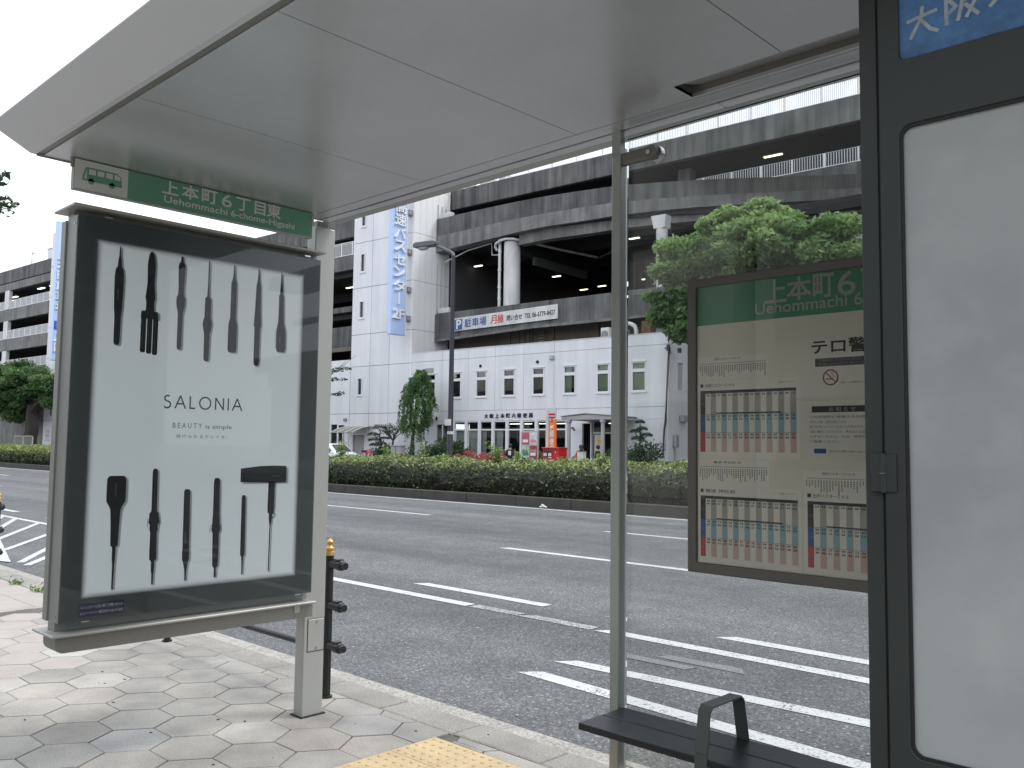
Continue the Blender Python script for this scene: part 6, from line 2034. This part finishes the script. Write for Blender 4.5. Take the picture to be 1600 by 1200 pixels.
pbd = thing('poster_stand', 'grey stand with four red, white and green posters by the post office windows', 'notice board', B((13.85, -4, ZB)))
MB(B).box(13.25, 14.45, -4.05, -3.92, .25, 2.42).build('board', M('stand_grey', (.40, .41, .42), .5), pbd, bevel=.015)
for u in (13.3, 14.36):
    MB(B).box(u, u + .06, -4.02, -3.94, ZB, .25).build('leg', alu, pbd)
pmats = [M('poster_red', (.50, .09, .13), .5, var=.5, vs=3), M('poster_white', (.62, .62, .64), .5, var=.25, vs=4), M('poster_green', (.42, .55, .44), .5, var=.4, vs=4), M('poster_dark_red', (.38, .04, .05), .5, var=.5, vs=4)]
for k, (u, z) in enumerate(((13.32, 1.66), (13.88, 1.66), (13.32, .92), (13.88, .92))):
    p__ = MB(B).box(u, u + .51, -4.062, -4.05, z, z + .68).build('poster', pmats[k], pbd)
    MB(B).box(u + .06, u + .44, -4.068, -4.062, z + .12, z + .28).build('poster_block', [white_print, M('poster_pink', (.6, .25, .25), .5) if k == 1 else white_print, M('poster_deep_green', (.05, .25, .12), .5) if k == 2 else white_print, white_print][k], p__)
text('年金', B((13.38, -4.07, 1.12)), BU, (0, 0, 1), .24, .4, ink, pbd)
text('かもめ', B((13.93, -4.07, 1.2)), BU, (0, 0, 1), .22, .42, white_print, pbd)

ub = thing('utility_cabinet', 'small grey utility box in front of the shrubs by the tower', 'utility box', B((3.1, -4, ZB)))
MB(B).box(2.62, 3.58, -4.2, -3.8, .0, 1.49).build('case', M('utility_grey', (.30, .29, .31), .5), ub, bevel=.02)
MB(B).box(2.58, 3.62, -4.25, -3.75, 1.49, 1.54).build('lid', alu, ub)
MB(B).box(3.08, 3.10, -4.215, -4.2, .1, 1.45).build('door_seam', black_gap, ub)
MB(B).box(2.6, 3.6, -4.25, -3.75, ZB, .0).build('plinth', kerb_m, ub)
sp = thing('sign_plate', 'small grey sign plate on a post beside the lamp post', 'sign', B((7.0, -6.5, ZB)))
MB(B).box(7.25, 7.85, -6.55, -6.50, .95, 1.72).build('plate', M('plate_grey', (.33, .33, .35), .5), sp)
MB(B).tube([(7.95, -6.5, ZB), (7.95, -6.5, 1.78)], .035, 8).build('post', white_paint, sp)
MB(B).tube([(7.25, -6.49, 1.3), (7.95, -6.49, 1.3)], .02, 6).build('bracket', alu, sp)
bo = thing('barrier_post', 'stubby red and black barrier post beside the parked white car', 'bollard', B((1.3, -5, ZB)))
MB(B).box(.95, 1.25, -5.1, -4.9, ZB, 1.05).build('column', M('bollard_grey', (.30, .30, .30), .5), bo, bevel=.03)
MB(B).tube([(1.1, -5, 1.05), (1.45, -5, 1.1), (1.6, -5, .95), (1.66, -5, .2)], [.10, .10, .09, .09], 10).build('red_arm', post_red, bo, smooth=True)
MB(B).box(.88, 1.32, -5.15, -4.85, 1.05, 1.2).build('cap', black_m, bo, bevel=.03)
gfl = thing('mesh_fence', 'low grey mesh fence panel behind the hedge at the far left', 'fence', (-72.3, 22.6, 0))
for a in (-74.5, -72.42):
    mb = MB()
    mb.box(a, a + .06, 22.58, 22.64, .05, 1.9).box(a + 1.96, a + 2.02, 22.58, 22.64, .05, 1.9).box(a, a + 2.02, 22.58, 22.64, 1.84, 1.9).box(a, a + 2.02, 22.58, 22.64, .3, .36)
    fr_ = mb.build('panel_frame', alu, gfl)
    mb = MB()
    for k in range(1, 20):
        mb.box(a + .1 * k - .006, a + .1 * k + .006, 22.6, 22.62, .36, 1.84)
    for k in range(1, 15):
        mb.box(a + .06, a + 1.96, 22.605, 22.615, .36 + .1 * k - .005, .36 + .1 * k + .005)
    mb.build('mesh_wire', alu_dark, fr_)
li = thing('paper_litter', 'crumpled white paper on the edge line beneath the median kerb', 'litter', (-15.8, 17.75, -.146))
mb = MB()
for k in range(4):
    mb.blob((-15.83 + .05 * (k - 1.5), 17.75 + .03 * (k % 2), -.11 + .012 * (k % 3)), (.05, .04, .035 if k != 1 else .065), 6, 4, .35)
mb.build('crumpled_sheet', white_print, li)

# ---------------- parked car
def car():
    root = thing('parked_car', 'white hatchback parked in front of the side door canopy', 'car', B((-.8, -6, ZB)))
    ox, oy = -2.75, -6.85
    prof_ = [(0.0, .42), (0.02, .78), (.12, .98), (.55, 1.45), (.95, 1.62), (1.6, 1.68), (2.25, 1.62), (3.05, 1.10), (3.85, .92), (4.1, .74), (4.15, .45), (4.0, .28), (.15, .28)]
    secs = [(0, .90), (.06, 1.0), (1.55, 1.0), (1.61, .90)]
    mb = MB(B)
    n = len(prof_)
    vs, fs = [], []
    for y, s in ((0.0, .0), (.10, 1), (1.60, 1), (1.70, .0)):
        for (x, z) in prof_:
            tumble = max(0, z - .95) * .22
            yy = y + (tumble if y < .85 else -tumble)
            sh_ = .06 if s == 0 else 0
            xx = x + (sh_ if x < 2 else -sh_)
            zz = z - (.05 if s == 0 and z > .5 else 0)
            vs.append((ox + xx, oy + yy, ZB + zz))
    for k in range(3):
        for i in range(n):
            j = (i + 1) % n
            fs.append((k * n + i, k * n + j, (k + 1) * n + j, (k + 1) * n + i))
    fs += [list(range(n))[::-1], list(range(3 * n, 4 * n))]
    mb.add(vs, fs)
    body = mb.build('body', car_white, root, bevel=.03, seg=2, smooth=True)
    def side(yv, s):
        tm = lambda z: (max(0, z - .95) * .22) * s
        for poly in ([(.62, 1.02), (.80, 1.46), (1.48, 1.56), (1.50, 1.02)], [(1.58, 1.02), (1.57, 1.56), (2.20, 1.50), (2.88, 1.06)]):
            MB(B).poly([(ox + x, oy + yv + tm(z) - s * .045, ZB + z) for x, z in poly]).build('side_window', car_glass, body, fixn=False)
    side(0.05, 1)
    side(1.65, -1)
    MB(B).poly([(ox + 2.36, oy + .32, ZB + 1.575), (ox + 3.02, oy + .22, ZB + 1.15), (ox + 3.02, oy + 1.48, ZB + 1.15), (ox + 2.36, oy + 1.38, ZB + 1.575)]).build('windscreen', car_glass, body, fixn=False)
    for x in (.82, 3.32):
        for y in (.02, 1.50):
            w_ = MB(B).tube([(ox + x, oy + y, ZB + .31), (ox + x, oy + y + .19, ZB + .31)], .31, 20).build('wheel', tyre_m, root)
            MB(B).tube([(ox + x, oy + y - .012, ZB + .31), (ox + x, oy + y + .20, ZB + .31)], .19, 14).build('rim', alu, w_)
    for y in (.12, 1.28):
        MB(B).box(ox + 3.98, ox + 4.10, oy + y, oy + y + .30, ZB + .66, ZB + .80).build('headlight', M('headlamp', (.6, .62, .64), .1) if y < 1 else bpy.data.materials['headlamp'], body, bevel=.02)
    MB(B).box(ox + 2.75, ox + 2.90, oy - .14, oy + .04, ZB + 1.02, ZB + 1.14).build('wing_mirror', car_white, body, bevel=.02)
car()

# ---------------- people
def figure(name, label, base, rz, joints, edges, clothes, hair_long=True, held=None):
    """one continuous skinned body; clothing and hair are children"""
    root = thing(name, label, 'person', base)
    fr = local(base[0], base[1], base[2], rz)
    def skin_mesh(nm, pts, eds, mat):
        me = bpy.data.meshes.new(nm)
        lo = Vector(base)
        me.from_pydata([tuple(fr(p_[:3]) - lo) for p_ in pts], eds, [])
        o = bpy.data.objects.new(nm, me)
        o.location = lo
        WL[nm] = lo
        me.materials.append(mat)
        COL.objects.link(o)
        o.parent = root
        o.matrix_parent_inverse = Matrix.Translation(-WL[root.name])
        sk = o.modifiers.new('skin', 'SKIN')
        sk.use_smooth_shade = True
        for i, p_ in enumerate(pts):
            me.skin_vertices[0].data[i].radius = p_[3] if isinstance(p_[3], (tuple, list)) else (p_[3], p_[3])
        me.skin_vertices[0].data[0].use_root = True
        sb = o.modifiers.new('sub', 'SUBSURF')
        sb.levels = 1
        sb.render_levels = 2
        WL[o.name] = lo
        return o
    skin_mesh('body', joints, edges, skin)
    for nm, pts, eds, mat in clothes:
        skin_mesh(nm, pts, eds, mat)
    hx_, hy_, hz_ = joints[3][:3]
    mb = MB(fr)
    mb.blob((hx_, hy_ + .012, hz_ + .055), (.095, .112, .125), 12, 8)
    if hair_long:
        mb.blob((hx_, hy_ + .055, hz_ - .10), (.10, .075, .21), 10, 6)
    mb.build('hair', hair_m, root, smooth=True)
    return root, fr
# front is -y in the figure's own frame
J = [(0, 0, .95, .13), (0, 0, 1.22, .13), (0, 0, 1.42, .06), (0, -.01, 1.56, .085),
     (-.18, 0, 1.37, .055), (-.24, -.03, 1.10, .042), (-.20, -.22, .98, .032), (.18, 0, 1.37, .055), (.24, -.03, 1.10, .042), (.20, -.22, .98, .032),
     (-.10, 0, .88, .09), (-.11, .0, .48, .062), (-.11, .02, .08, .045), (-.11, -.12, .04, .04), (.10, 0, .88, .09), (.11, 0, .48, .062), (.11, .02, .08, .045), (.11, -.12, .04, .04)]
E_ = [(0, 1), (1, 2), (2, 3), (1, 4), (4, 5), (5, 6), (1, 7), (7, 8), (8, 9), (0, 10), (10, 11), (11, 12), (12, 13), (0, 14), (14, 15), (15, 16), (16, 17)]
def coat(mat, g=.022, low=.70):
    return ('coat', [(0, 0, low, .16 + g), (0, 0, .95, .14 + g), (0, 0, 1.22, .13 + g), (0, 0, 1.40, .075 + g), (-.18, 0, 1.36, .055 + g), (-.24, -.03, 1.10, .045 + g), (-.215, -.16, 1.01, .035 + g), (.18, 0, 1.36, .055 + g), (.24, -.03, 1.10, .045 + g), (.215, -.16, 1.01, .035 + g)],
            [(0, 1), (1, 2), (2, 3), (2, 4), (4, 5), (5, 6), (2, 7), (7, 8), (8, 9)], mat)
def trousers(mat, g=.014):
    return ('trousers', [(0, 0, .92, .135 + g), (-.10, 0, .84, .09 + g), (-.11, 0, .48, .065 + g), (-.11, .02, .12, .05 + g), (.10, 0, .84, .09 + g), (.11, 0, .48, .065 + g), (.11, .02, .12, .05 + g)],
            [(0, 1), (1, 2), (2, 3), (0, 4), (4, 5), (5, 6)], mat)
p1, f1 = figure('person', 'person with long dark hair in black jacket behind the hedge by the azaleas', tuple(B((14.9, -7.0, ZB))), BA + .7, J, E_, [coat(cloth_blk), trousers(cloth_blk)])
MB(f1).box(-.10, .04, -.19, -.15, 1.12, 1.34).build('white_collar', cloth_wht, p1, bevel=.02)
p2, f2 = figure('person', 'person with long black hair and dark top facing the post office door', tuple(B((18.12, -5.0, ZB))), BA + math.pi - .3, J, E_, [coat(cloth_blk), trousers(cloth_blk)])
p3, f3 = figure('person', 'person in dark jacket and blue jeans beside the right porch column', tuple(B((18.98, -4.8, ZB))), BA - 1.2, J, E_, [coat(cloth_blk), trousers(cloth_jean)], hair_long=False)
p4, f4 = figure('person', 'person in a red top half hidden behind the dark haired person at the porch', tuple(B((17.75, -4.6, ZB))), BA + .4, J, E_, [coat(cloth_red), trousers(cloth_blk)], hair_long=False)
bg_ = thing('shopping_bag', 'white bag held by the person in jeans near the porch column', 'bag', B((18.75, -5.0, .8)))
MB(f3).prism([(-.05, .74), (.16, .74), (.18, 1.0), (-.03, 1.0)], -.34, -.24, 'y').build('bag_body', cloth_wht, bg_, bevel=.02)
MB(f3).tube([(.0, -.29, .99), (.03, -.28, 1.04), (.12, -.28, 1.04), (.15, -.29, .99)], .008, 6).build('bag_handle', cloth_wht, bg_)
wc = thing('white_stand', 'white box stand on legs between the two people at the porch', 'stand', B((18.5, -5.5, ZB)))
MB(B).box(18.32, 18.70, -5.75, -5.45, .78, 1.28).build('box', white_paint, wc, bevel=.02)
MB(B).box(18.30, 18.72, -5.77, -5.43, 1.28, 1.31).build('lid', white_paint, wc)
for u in (18.33, 18.65):
    for v in (-5.74, -5.5):
        MB(B).box(u, u + .04, v, v + .04, ZB, .78).build('leg', alu, wc)

def bicycle():
    root = thing('bicycle', 'black bicycle beside the person in the black jacket', 'bicycle', B((15.3, -7.3, ZB)))
    fr = lambda p_: B((14.75 + p_[0], -7.35 + p_[1], ZB + p_[2]))
    for x in (0.0, 1.08):
        t = np.linspace(0, 2 * math.pi, 25)
        w_ = MB(fr).tube([(x + .33 * math.cos(a), 0, .34 + .33 * math.sin(a)) for a in t], .018, 6, caps=False).build('wheel', tyre_m, root)
        mb = MB(fr)
        for a in t[:-1:2]:
            mb.tube([(x, 0, .34), (x + .32 * math.cos(a), 0, .34 + .32 * math.sin(a))], .002, 3)
        mb.build('spokes', steel, w_)
    mb = MB(fr)
    for a, b in (((0, 0, .34), (.38, 0, .80)), ((0, 0, .34), (.46, 0, .30)), ((.46, 0, .30), (.36, 0, .86)), ((.46, 0, .30), (.92, 0, .80)), ((.40, 0, .72), (.90, 0, .88)), ((.90, 0, .95), (1.08, 0, .34))):
        mb.tube([a, b], .016, 6)
    mb.build('frame', black_m, root)
    MB(fr).tube([(.82, -.28, 1.02), (.90, -.18, 1.05), (.90, 0, 1.0), (.90, .18, 1.05), (.82, .28, 1.02)], .013, 6).build('handlebar', steel, root)
    MB(fr).blob((.34, 0, .90), (.14, .08, .04), 10, 5).build('saddle', black_m, root, smooth=True)
    MB(fr).prism([(.98, .72), (1.30, .72), (1.36, .98), (.94, .98)], -.17, .17, 'y').build('basket', black_m, root)
    MB(fr).tube([(.46, -.12, .30), (.46, .12, .30)], .05, 10).build('crank', steel, root)
bicycle()

# small debris on the pavement and the road edge
db = MB()
for _ in range(20):
    x, y = random.uniform(-8, -2.6), random.uniform(1.2, 3.35)
    s_ = random.uniform(.003, .008)
    db.blob((x, y, .002), (s_ * random.uniform(.8, 1.6), s_, s_ * .5), 6, 4, .3)
for _ in range(60):
    x, y = random.uniform(-9, -1.5), random.uniform(3.55, 7)
    s_ = random.uniform(.003, .009)
    db.blob((x, y, -.143), (s_ * random.uniform(.8, 1.8), s_, s_ * .5), 6, 4, .3, mi=1)
for _ in range(12):
    x, y, s_ = random.uniform(-8, -2.8), random.uniform(1.2, 3.1), random.uniform(.006, .013)
    db.lathe(x, y, [(s_, .0), (s_ * .9, .0022), (s_ * .3, .0026)], 9)
dbo = db.build('debris', [M('dark_litter', (.05, .045, .04), .9), M('pale_chip', (.55, .55, .53), .8)], None, kind='stuff')
